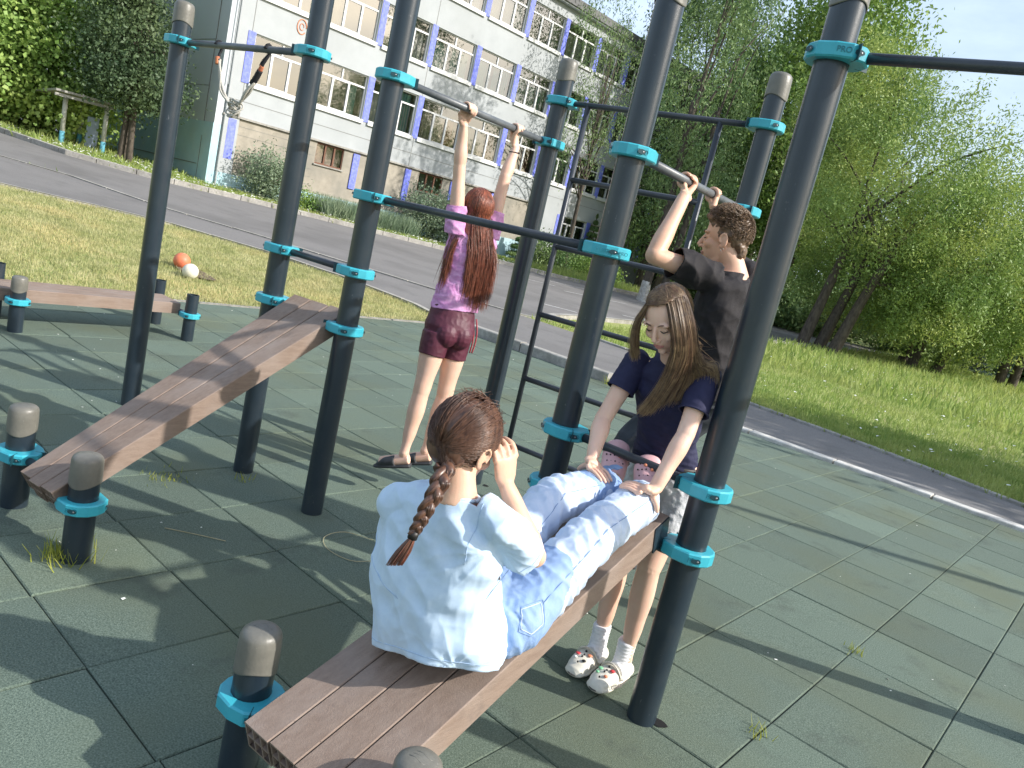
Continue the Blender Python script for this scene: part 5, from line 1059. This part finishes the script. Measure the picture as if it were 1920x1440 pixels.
    for i in range(2600):
        th, z = random.uniform(0, 6.283), random.uniform(-.35, 1); q = math.sqrt(max(0, 1 - z * z)); d = V(q * math.cos(th), q * math.sin(th), z)
        if d.y > .30 + .65 * max(0, z) or (z < .1 and d.y > -.2): continue
        L = .012 + .022 * max(0, z + .1); p0 = scalp_path(P, 1, d, d, 1, 1.0)[0] if False else P(d.x * .078, -.018 + d.y * .096, .036 + d.z * .094); out = (r * d.x + f * d.y + u * d.z).normalized(); tg = out.cross(V(random.gauss(0, 1), random.gauss(0, 1), random.gauss(0, 1))).normalized(); ph = random.uniform(0, 6)
        paths.append([p0 + out * (L * t * .9) + (f * .6 - u * .1) * (L * t * t * .8) + tg * (math.sin(t * 5 + ph) * .0045 * t) + out.cross(tg) * (math.cos(t * 5 + ph) * .0045 * t) for t in (0, .3, .6, .85, 1)])
    tri_strands('hair_strands', paths, .0017, [M['hairC'], M['hairB']], hr, mi=lambda si: 1 if random.random() < .22 else 0)
personC()
# ================================================================ person D: girl hanging from the high bar
def personD():
    root = empty('person', (-3.05, 3.10, .20)); tag(root, 'girl with long auburn hair in pink top and burgundy shorts hanging from the high bar', 'person')
    b = MB(); hc = V(-3.085, 3.160, 1.690); fw = V(-.80, .45, .10)
    r, f, u, P, Rm = head(b, hc, fw, V(.05, .0, 1), .98, face=False)
    b.loft([hc + V(0, 0, -.04), V(-3.07, 3.16, 1.60), V(-3.065, 3.16, 1.55)], [(.046, .048), (.044, .045), (.06, .055)], 18, sub=4)
    b.loft([(-3.065, 3.16, 1.60), (-3.065, 3.16, 1.53), (-3.06, 3.15, 1.38), (-3.055, 3.13, 1.20), (-3.048, 3.11, 1.08), (-3.045, 3.10, 1.0)], [(.07, .05), (.135, .082), (.122, .085), (.100, .075), (.135, .095), (.14, .10)], 24, sub=4, side=(.45, .85, 0))
    shL, shR = V(-3.095, 3.025, 1.640), V(-3.060, 3.285, 1.660); elL, elR = V(-3.110, 2.985, 1.905), V(-3.055, 3.300, 1.915); wrL, wrR = V(-3.100, 2.945, 2.110), V(-3.085, 3.368, 2.090)
    arm(b, shL, elL, wrL, .92, (-3.062, 3.155, 1.52)); arm(b, shR, elR, wrR, .92, (-3.062, 3.155, 1.52))
    bd = (Vector((*P4, 0)) - Vector((*P3, 0))).normalized(); bc = lambda y: V(P3[0] + (P4[0] - P3[0]) * (y - P3[1]) / (P4[1] - P3[1]), y, 2.185)
    grip(b, wrL, bc(2.915), bd, 1, 1, rb=.0185, a0=40, a1=285, th0=-25, th1=-150, k=.92); grip(b, wrR, bc(3.345), bd, 1, -1, rb=.0185, a0=40, a1=285, th0=-25, th1=-150, k=.92)
    hL, hR, kL, kR, aL, aR = V(-3.060, 3.035, .985), V(-3.035, 3.175, .985), V(-3.045, 2.992, .635), V(-3.035, 3.175, .615), V(-3.035, 2.950, .275), V(-3.045, 3.125, .275)
    leg(b, hL, kL, aL, .88); leg(b, hR, kR, aR, .88)
    body = organic(b, 'body', .0042, M['skin'], root, 3)
    s = MB(); s.loft([(-3.068, 3.16, 1.60), (-3.066, 3.16, 1.585), (-3.063, 3.158, 1.53), (-3.06, 3.15, 1.42), (-3.056, 3.138, 1.30), (-3.050, 3.125, 1.18), (-3.048, 3.118, 1.13), (-3.048, 3.115, 1.10)], [(.065, .050), (.085, .060), (.148, .090), (.140, .098), (.130, .096), (.136, .102), (.140, .104), (.135, .10)], 30, sub=5, side=(.45, .85, 0))
    for sh, el in ((shL, elL), (shR, elR)):
        d = (el - sh).normalized(); s.loft([sh - d * .08 + V(0, 0, -.02), sh - d * .02, sh + d * .04, sh + d * .09], [(.062, .062), (.060, .060), (.056, .058), (.054, .056)], 22, sub=4)
    dL, dR = (elL - shL).normalized(), (elR - shR).normalized()
    def wr(co, no):
        a = noise.noise(V(co.x * 8, co.y * 8 + co.z * 14, co.z * 9)); b_ = noise.noise(V(co.x * 18 + 5, co.y * 18 - co.z * 22, co.z * 14)); return (.45 - abs(a) * 2) * .008 + (.4 - abs(b_) * 2) * .004
    organic(s, 'top', .0048, M['pink'], root, 4, wr, [(shL + dL * .055, dL, .085), (shR + dR * .055, dR, .085), ((-3.068, 3.16, 1.592), (0, 0, 1), .08), ((-3.048, 3.115, 1.125), (.12, 0, -1), .2)], solid=.002)
    j = MB(); j.loft([(-3.05, 3.118, 1.17), (-3.048, 3.11, 1.10), (-3.042, 3.105, 1.02), (-3.045, 3.10, .95)], [(.112, .085), (.134, .098), (.148, .112), (.13, .09)], 28, sub=4, side=(.45, .85, 0))
    for c_ in ((-3.005, 3.050, .99), (-2.975, 3.135, .99)): j.ball(c_, (.072, .072, .078))
    for h_, k_ in ((hL, kL), (hR, kR)): j.loft([h_, h_.lerp(k_, .15), h_.lerp(k_, .38), h_.lerp(k_, .46)], [(.084, .084), (.082, .083), (.076, .078), (.074, .076)], 22, sub=4)
    so_ = organic(j, 'shorts', .0045, M['burg'], root, 3, lambda co, no: (.3 - abs(nz3(co, 30)) * 2) * .0015, [(hL.lerp(kL, .37), kL - hL, .1), (hR.lerp(kR, .37), kR - hR, .1)], solid=.002)
    for q in (0, 1):
        st = MB(); st.loft([V(-2.975 + q * .012, 3.208 + q * .014, 1.10), V(-2.955 + q * .012, 3.215 + q * .014, 1.03), V(-2.955 + q * .010, 3.225 + q * .012, .96), V(-2.965 + q * .008, 3.230 + q * .010, .90)], [(.0045, .004)] * 4, 8, sub=4); st.build('side_stripe', M['burg2'], so_, smooth=True)
    br = MB(); br.loft([wrR.lerp(elR, .16) + V(.0285 * math.cos(t), .0285 * math.sin(t), .003 * math.sin(t)) for t in [i * math.pi / 10 for i in range(21)]], [(.004, .004)] * 21, 8); br.build('bracelet', M['dark'], body, smooth=True)
    for a in (aL, aR):
        b_ = MB(); tdir = V(-.62, -.35, -.20).normalized(); b_.loft([a + V(.03, .02, -.025), a + tdir * .05 + V(0, 0, -.04), a + tdir * .14 + V(0, 0, -.045)], [(.030, .032), (.034, .026), (.030, .016)], 14, sub=3); organic(b_, 'foot', .0045, M['skin'], body, 2)
        k = MB(); h0 = a + V(.045, .028, -.060); k.loft([h0, h0 + tdir * .05, h0 + tdir * .13, h0 + tdir * .20, h0 + tdir * .225], [(.028, .014), (.038, .014), (.042, .014), (.036, .012), (.014, .008)], 20, sub=4, side=(.35, -.62, 0)); k.loft([h0 + tdir * .095 + V(0, 0, .030), h0 + tdir * .15 + V(0, 0, .026), h0 + tdir * .205 + V(0, 0, .010)], [(.044, .034), (.043, .028), (.026, .012)], 20, sub=4, side=(.35, -.62, 0)); organic(k, 'slipper', .0045, M['foamk'], root, 3)
    hcap = MB(); hcap.ball(P(0, -.016, .030), (.0775, .096, .092), Rm, nu=30, nv=20); hcap.loft([P(0, -.05, .0), P(0, -.075, -.08), V(-2.975, 3.135, 1.47), V(-2.955, 3.130, 1.35)], [(.070, .045), (.07, .035), (.07, .028), (.05, .018)], 18, sub=5, side=r)
    hr = organic(hcap, 'hair', .0045, M['hairD'], body, 3, lambda co, no: .003 * nz3(co, 40, (1, 1, .2)))
    paths = []; dn = V(0, 0, -1)
    for i in range(2100):
        x = random.uniform(-1, 1); d0 = V(x * .15, random.uniform(-.4, .6), .95); tgt = V(x * 1.0, -.80 + .75 * abs(x) ** 2, -.35 - .2 * random.random()); p = scalp_path(P, 1, d0, tgt, 6, random.uniform(1.0, 1.09), jit=.001); e = p[-1]; L = random.uniform(.30, .52) * (1 if x > -.2 else .95)
        back = V(-2.955, 3.13, e.z) + r * (x * .095) + f * (-.01); o = V(random.gauss(0, .012), random.gauss(0, .012), 0); q = []
        if x < -.62: back = e + r * -.03 + V(.01, -.03, 0)
        for t in (.2, .4, .6, .8, 1): w = min(1, t * 1.6); c = e.lerp(V(back.x, back.y, e.z), w) if False else V(e.x + (back.x - e.x) * w, e.y + (back.y - e.y) * w, e.z - L * t); q.append(c + o * t + r * (.004 * math.sin(t * 6 + x * 9)))
        paths.append(resmooth(p + q, 2))
    tri_strands('hair_strands', paths, .0016, [M['hairD'], M['hairA']], hr, mi=lambda si: 1 if random.random() < .15 else 0)
personD()
# ---------------------------------------------------------------- trees and shrubs
M['bark'] = mat('bark', (.045, .036, .028), (.11, .09, .07), 14, .95, .8, 40, stretch=(1, 1, .3)); M['barkw'] = mat('whitewashed_bark', (.50, .49, .45), (.28, .26, .23), 9, .95, .6, 40)
def leafmat(name, a, b, c, s3=.5): return mat(name, a, b, 1.3, .55, transl=.28, c3=c, scale3=s3, f3=.7, spec=.35)
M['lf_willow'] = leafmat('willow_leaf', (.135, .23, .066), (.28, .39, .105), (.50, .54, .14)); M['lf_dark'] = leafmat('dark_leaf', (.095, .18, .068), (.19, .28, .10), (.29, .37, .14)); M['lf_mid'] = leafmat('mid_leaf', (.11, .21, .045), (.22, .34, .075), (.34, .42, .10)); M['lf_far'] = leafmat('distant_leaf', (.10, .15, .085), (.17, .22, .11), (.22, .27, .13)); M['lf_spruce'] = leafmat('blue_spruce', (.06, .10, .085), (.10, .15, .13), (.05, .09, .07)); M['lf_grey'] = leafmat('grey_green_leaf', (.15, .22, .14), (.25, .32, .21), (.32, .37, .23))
M['lf_maple'] = leafmat('maple_leaf', (.17, .30, .07), (.32, .46, .12), (.45, .54, .16))
M['lf_conif'] = leafmat('dark_elm_leaf', (.05, .09, .045), (.10, .155, .07), (.16, .21, .09))
def leaves_mesh(C, size, asp=.5, droop=0, jitter=.35):
    n = len(C); a = rng.normal(size=(n, 3)); a[:, 2] -= droop; a /= np.linalg.norm(a, axis=1)[:, None]; b = rng.normal(size=(n, 3)); b -= (b * a).sum(1)[:, None] * a; b /= np.linalg.norm(b, axis=1)[:, None]
    s = size * rng.uniform(1 - jitter, 1 + jitter, n)[:, None]; A = a * s; B = b * s * asp
    return np.stack([C - A * .5, C + B * .5 - A * .05, C + A * .5, C - B * .5 - A * .05], 1)
def tree(name, label, base, h, crowns, nleaf, lsize, leaf, trunk=((0, 0),), tr=.18, wash=0, cat='tree', group=None, droop=0, asp=.5, lean=(0, 0), clump=.55, nlimb=9, cl=46, hang=0, shell=.55, tth=.55):
    """crowns: (dx,dy,z,rx,ry,rz); trunk: offsets of stems"""
    bx, by = base; z0 = tz(bx, by) if bx > -60 else .5; root = empty(name, (bx, by, z0)); tag(root, label, cat, group)
    tm = MB(); tips = []
    for (ox, oy) in trunk:
        p = V(bx + ox, by + oy, z0 - .15); top = V(bx + ox * 1.5 + lean[0], by + oy * 1.5 + lean[1], z0 + h * tth); mid = p.lerp(top, .5) + V(random.uniform(-.15, .15), random.uniform(-.15, .15), 0) * h * .08
        tm.loft([p, p.lerp(mid, .12), mid, top], [(tr * 1.35,) * 2, (tr,) * 2, (tr * .75,) * 2, (tr * .4,) * 2], 10, sub=4)
        if wash: w = MB(); w.loft([p, p.lerp(mid, .12) , p.lerp(mid, min(1, wash / (mid.z - p.z)))], [(tr * 1.38,) * 2, (tr * 1.04,) * 2, (tr * .96,) * 2], 10, sub=2); w.build('whitewash', M['barkw'], root, smooth=True)
        tips.append((mid, top))
    cs = np.array([[c[0] * c[3] ** 0, c[1], c[2]] for c in crowns]); vol = np.array([c[3] * c[4] * c[5] for c in crowns]) ** .75; pr = vol / vol.sum()
    K = max(24, nleaf // cl); k = rng.choice(len(crowns), K, p=pr); d = rng.normal(size=(K, 3)); d /= np.linalg.norm(d, axis=1)[:, None]; rr = shell + (1 - shell) * rng.random(K) ** .6; rr *= rng.uniform(.78, 1.14, K)
    cr = np.array(crowns)[k]; cc = np.stack([bx + cr[:, 0] + d[:, 0] * rr * cr[:, 3], by + cr[:, 1] + d[:, 1] * rr * cr[:, 4], z0 + cr[:, 2] + d[:, 2] * rr * cr[:, 5]], 1)
    for q in range(nlimb):
        m_, t_ = tips[q % len(tips)]; a = m_.lerp(t_, random.random()); e = Vector(cc[rng.integers(K)].tolist()); mid = a.lerp(e, .5) + V(0, 0, (e - a).length * .12); rl = tr * .33; tm.loft([a, mid, e], [(rl,) * 2, (rl * .6,) * 2, (rl * .15,) * 2], 6, sub=4)
    tb = tm.build('trunk', M['bark'], root, smooth=True)
    w = rng.choice(K, nleaf); g = rng.normal(size=(nleaf, 3)) * clump * np.array([1, 1, .7])
    if hang: g[:, 2] -= np.abs(rng.normal(size=nleaf)) * hang; g[:, :2] *= .5
    C = cc[w] + g; C[:, 2] = np.maximum(C[:, 2], z0 + .08)
    V4 = leaves_mesh(C, lsize, asp, droop); V4 -= np.array([bx, by, z0]); link(quads('crown', V4, leaf), 'crown', root, leaf); return root
G1 = 'trees along the edge of the meadow'
# dense larch like group right of the school
tree('tree', 'tall dark feathery tree with whitewashed stems standing right of the school', (-17.0, 28.2), 15, [(0, .6, 9.5, 2.2, 2.2, 5.5), (.6, 1.4, 5.0, 1.9, 2.2, 2.0), (.3, 1.6, 13.5, 1.8, 1.8, 3)], 15000, .17, M['lf_dark'], ((0, 0), (-.25, .5), (.3, -.35), (.5, .6)), .17, 1.0, group=G1, droop=1.2, asp=.32, hang=.45, clump=.4, nlimb=12)
tree('tree', 'thin drooping tree whose sparse branches hang in front of the school', (-24.4, 32.2), 14, [(0, 0, 10, 1.5, 1.9, 4.2), (0, -1.2, 7.0, 1.3, 1.9, 2.0), (.0, -1.4, 12.5, 1.2, 1.6, 2.4)], 7000, .16, M['lf_dark'], ((0, 0),), .13, 0, group=G1, droop=1.5, asp=.25, hang=.6, clump=.35, nlimb=26)
tree('tree', 'broad dark green tree filling the gap behind the boy', (-23.6, 50), 22, [(0, 0, 11, 5.4, 5.4, 8), (2, 2, 16, 4.2, 4.2, 5), (-2, -2, 6, 4, 4, 4)], 40000, .27, M['lf_dark'], ((0, 0), (.8, .3), (-.7, .5)), .28, 0, group=G1, clump=.6, nlimb=14)
tree('tree', 'dense dark feathery tree deeper behind the whitewashed stems', (-23.3, 38.5), 20, [(0, 0, 12, 3.6, 3.6, 7.5), (.4, .6, 5.0, 3.4, 3.4, 3), (0, 0, 17.5, 2.6, 2.6, 4), (1.5, 1.5, 9, 3.2, 3.2, 5)], 60000, .23, M['lf_dark'], ((0, 0), (.6, .5), (-.5, .3)), .26, 0, group=G1, clump=.5, nlimb=8, droop=1, asp=.3, hang=.5)
tree('tree', 'mid green leafy tree between the boy and the leaning trunks', (-18.2, 43), 20, [(0, 0, 11, 4.4, 4.4, 6.5), (.5, 1.5, 7, 4, 4, 4), (1, 0, 16, 3, 3, 4)], 44000, .25, M['lf_mid'], ((0, 0), (.6, .5)), .24, 0, group=G1, clump=.65, nlimb=14)
tree('tree', 'big yellow green willow with leaning trunks at the meadow edge', (-10.6, 30.8), 12, [(1.2, .8, 6.8, 4.2, 4.2, 3.8), (3.6, 2.4, 5.2, 3.0, 3.0, 3.0), (-.8, .6, 9.6, 2.6, 2.6, 2.4), (.8, 2.6, 3.0, 3.6, 2.6, 1.9), (3.4, 1.6, 2.6, 2.2, 1.8, 1.4)], 105000, .135, M['lf_willow'], ((-.3, 0), (.2, .5), (.9, .1)), .24, 0, group=G1, lean=(.8, .6), clump=.38, nlimb=12, droop=.5, asp=.36, hang=.16, shell=.5, tth=.45)
tree('tree', 'rounded willow lower on the right of the meadow edge', (-8.0, 36.0), 10, [(1.2, .6, 5.4, 3.6, 3.6, 3.6), (3.0, 2.0, 4.2, 2.6, 2.6, 2.6), (-1, 1.0, 3.0, 2.6, 2.6, 2.0), (1.4, .8, 2.0, 2.4, 2.0, 1.4)], 60000, .15, M['lf_willow'], ((0, 0), (.8, .6)), .22, 0, group=G1, lean=(.8, .5), clump=.36, nlimb=18, droop=.5, asp=.36, hang=.15, tth=.45)
tree('tree', 'leafy green tree with a forked trunk farthest right in the row', (-5.6, 43.0), 9, [(.4, .4, 4.6, 3.3, 3.3, 3.2), (-1.4, .8, 3.6, 2.4, 2.4, 2.2)], 34000, .18, M['lf_mid'], ((0, 0), (.5, .2)), .22, 0, group=G1, clump=.42, nlimb=12)
tree('tree', 'low young tree with a pale slim trunk in the meadow row', (-9.0, 39.8), 6, [(0, 0, 3.9, 1.9, 1.9, 1.7)], 9000, .17, M['lf_mid'], ((0, 0),), .12, 0, group=G1, clump=.4, nlimb=8)
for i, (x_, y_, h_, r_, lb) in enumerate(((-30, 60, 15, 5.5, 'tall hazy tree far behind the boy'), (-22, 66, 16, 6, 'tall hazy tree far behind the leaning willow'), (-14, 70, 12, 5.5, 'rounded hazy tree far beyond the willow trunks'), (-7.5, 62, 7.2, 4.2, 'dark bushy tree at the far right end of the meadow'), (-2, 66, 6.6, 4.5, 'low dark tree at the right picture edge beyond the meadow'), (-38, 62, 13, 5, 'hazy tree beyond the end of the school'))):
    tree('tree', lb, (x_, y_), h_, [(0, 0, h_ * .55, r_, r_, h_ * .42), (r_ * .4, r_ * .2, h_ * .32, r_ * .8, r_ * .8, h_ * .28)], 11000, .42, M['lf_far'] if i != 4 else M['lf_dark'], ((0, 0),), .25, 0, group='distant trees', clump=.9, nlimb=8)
def spruce(x, y, h, rb, m, label, n=9000):
    z0 = tz(x, y); root = empty('spruce', (x, y, z0)); tag(root, label, 'tree'); t = MB(); t.tube([(x, y, z0 - .1), (x, y, z0 + h)], [.1, .02], 8); t.build('trunk', M['bark'], root, smooth=True)
    k = rng.random(n) ** .6; lay = np.minimum(np.round(k * h * 3) / 3, h); rr = rb * (1 - lay / h); a = rng.uniform(0, 6.28, n); q = rng.random(n) ** .5; C = np.stack([x + np.cos(a) * rr * q, y + np.sin(a) * rr * q, z0 + .15 + lay - q * .25 * rr + rng.normal(0, .04, n)], 1)
    V4 = leaves_mesh(C, .13, .3, .3); V4 -= np.array([x, y, z0]); link(quads('crown', V4, m), 'crown', root, m)
spruce(-7.2, 46.5, 2.6, .95, M['lf_spruce'], 'small blue grey spruce near the right end of the meadow')
spruce(-6.3, 49.5, 2.0, .8, M['lf_spruce'], 'smallest spruce, right beside the other small spruce')
st = MB(); st.tube([(-8.9, 38.6, -.1), (-8.9, 38.6, .35)], [.28, .24], 12); tag(st.build('tree_stump', M['bark'], smooth=True), 'dark low stump in the grass under the young tree', 'stump')
# left side
tree('tree', 'dark small leaved elm standing before the school end wall', (-28.3, 11.4), 9.6, [(0, -.3, 3.9, 1.35, 1.45, 1.6), (0, -.2, 6.0, .95, 1.05, 1.7), (.3, .1, 2.6, 1.45, 1.5, .9), (0, -.1, 8.2, .5, .55, 1.5)], 24000, .12, M['lf_conif'], ((0, 0), (.25, .2), (-.2, .2)), .11, 0, clump=.34, nlimb=26, asp=.6)
for i, (x_, y_, h_, r_, n_, lb) in enumerate(((-34, 6.5, 9, 3.6, 30000, 'dense bright green maple at the upper left corner'), (-33, 10.2, 9.5, 2.8, 22000, 'dense green maple just left of the elm'), (-38, 2.0, 9, 4.2, 22000, 'leafy maple at the left picture edge'), (-40, 9.0, 11, 4.4, 18000, 'tall maple behind the canopy'))):
    tree('maple_tree', lb, (x_, y_), h_, [(0, 0, h_ * .55, r_, r_, h_ * .42), (r_ * .5, -.3, h_ * .28, r_ * .8, r_ * .8, h_ * .26), (.5, .5, h_ * .86, r_ * .6, r_ * .6, h_ * .2), (.6, 0, 1.0, r_ * 1.05, r_ * 1.05, 1.0)], int(n_ * 1.8), .155, M['lf_maple'], ((0, 0), (.5, .2)), .2, 0, group='maples beside the school', clump=.5, nlimb=10, asp=.8)
def shrub(x, y, rx, ry, rz, n, ls, m, label, cat='shrub', asp=.5, droop=0, cl=.25):
    tree('shrub', label, (x, y), rz * 1.6, [(0, 0, rz * .75, rx, ry, rz * .75), (rx * .4, ry * .3, rz * .5, rx * .7, ry * .7, rz * .5)], n, ls, m, ((0, 0), (.1, .1)), .03, 0, cat, None, droop, asp, clump=cl, nlimb=8)
shrub(-26.4, 15.9, .8, .9, 1.35, 6000, .10, M['lf_grey'], 'feathery grey green shrub near the corner of the school')
shrub(-25.9, 17.2, .5, .6, .5, 1500, .10, M['lf_mid'], 'low leafy shrub at the foot of the feathery one')
shrub(-25.6, 23.6, 1.0, 1.5, 1.5, 9000, .11, M['lf_grey'], 'wide silvery shrub under the middle basement window')
shrub(-25.2, 31.5, 1.1, 1.4, 1.2, 5000, .13, M['lf_dark'], 'dark round bush at the school wall left of the trees')
shrub(-24.4, 34.3, 1.2, 1.5, 1.1, 5000, .13, M['lf_dark'], 'dark low bush between the school wall and the whitewashed tree')
shrub(-21.6, 31.0, 1.0, 1.2, .9, 4000, .12, M['lf_mid'], 'green bush just left of the whitewashed stems')
spruce(-25.8, 36.0, 3.4, 1.1, M['lf_dark'], 'dark young spruce against the school wall')
spruce(-25.6, 29.8, 1.5, .8, M['lf_dark'], 'low dark spruce against the school wall beside the bush')
x, y = scatter(5200, -26.3, -24.6, 17.5, 22.2); o = blades('tall_grass', M['lf_grey'], x, y, .35, .85, .03, .55); tag(o, 'clump of tall silvery grass growing along the school wall', 'grass', kind='stuff')
x, y = scatter(2600, -21.6, -19.4, 24.8, 33, EX); o = blades('tall_grass', M['bladeg'], x, y, .2, .5, .03, .6); tag(o, 'long green grass at the far kerb near the whitewashed tree', 'grass', kind='stuff')
for i, (x_, y_, lb) in enumerate(((-15.5, 44, 'dark undergrowth bush deep behind the leaning trunks'), (-12.2, 50, 'low dark bush between the willow trunks'), (-10.0, 56, 'broad low bush at the far side of the meadow'), (-19.5, 47, 'dark bush behind the boy at trunk height'), (-23, 44, 'dark bush left of the boy at trunk height'), (-6.4, 58, 'dark bush beyond the small spruces'), (-3.4, 55, 'bush at the far right edge of the meadow'))):
    tree('shrub', lb, (x_, y_), 4.5, [(0, 0, 1.7, 3.2, 3.0, 1.7), (1.6, .6, 1.4, 2.4, 2.4, 1.4)], 7000, .30, M['lf_dark'], ((0, 0), (.6, .2)), .06, 0, 'shrub', 'undergrowth behind the trees', clump=.5, nlimb=6)
# neighbours just outside the picture that throw shade over the meadow and road
tree('tree', 'broad tree right of the meadow, outside the picture', (4.9, 14.3), 7, [(0, 0, 4.4, 2.1, 1.7, 1.6), (-1.2, -.6, 3.6, 1.4, 1.1, 1.0)], 9000, .24, M['lf_mid'], ((0, 0),), .2, 0, clump=.5)
tree('tree', 'second broad tree right of the meadow, outside the picture', (13.0, 20.0), 10, [(0, 0, 6.5, 3.2, 3.2, 2.8)], 8000, .26, M['lf_mid'], ((0, 0),), .22, 0, clump=.5)
lp = empty('shadow_pole', (3.4, 8.15, 0)); tag(lp, 'slim unseen pole right of the paving, added to cast a long shadow', 'street lamp'); m_ = MB(); m_.tube([(3.4, 8.15, 0), (3.4, 8.15, 4.6)], [.07, .045], 12); m_.build('pole', M['pole'], lp, smooth=True); m_ = MB(); m_.box((3.4, 7.9, 4.6), (.18, .5, .08), bev=.02); m_.build('pole_head', M['pole'], lp)  # unseen pole, added only to throw a long shadow across the paving
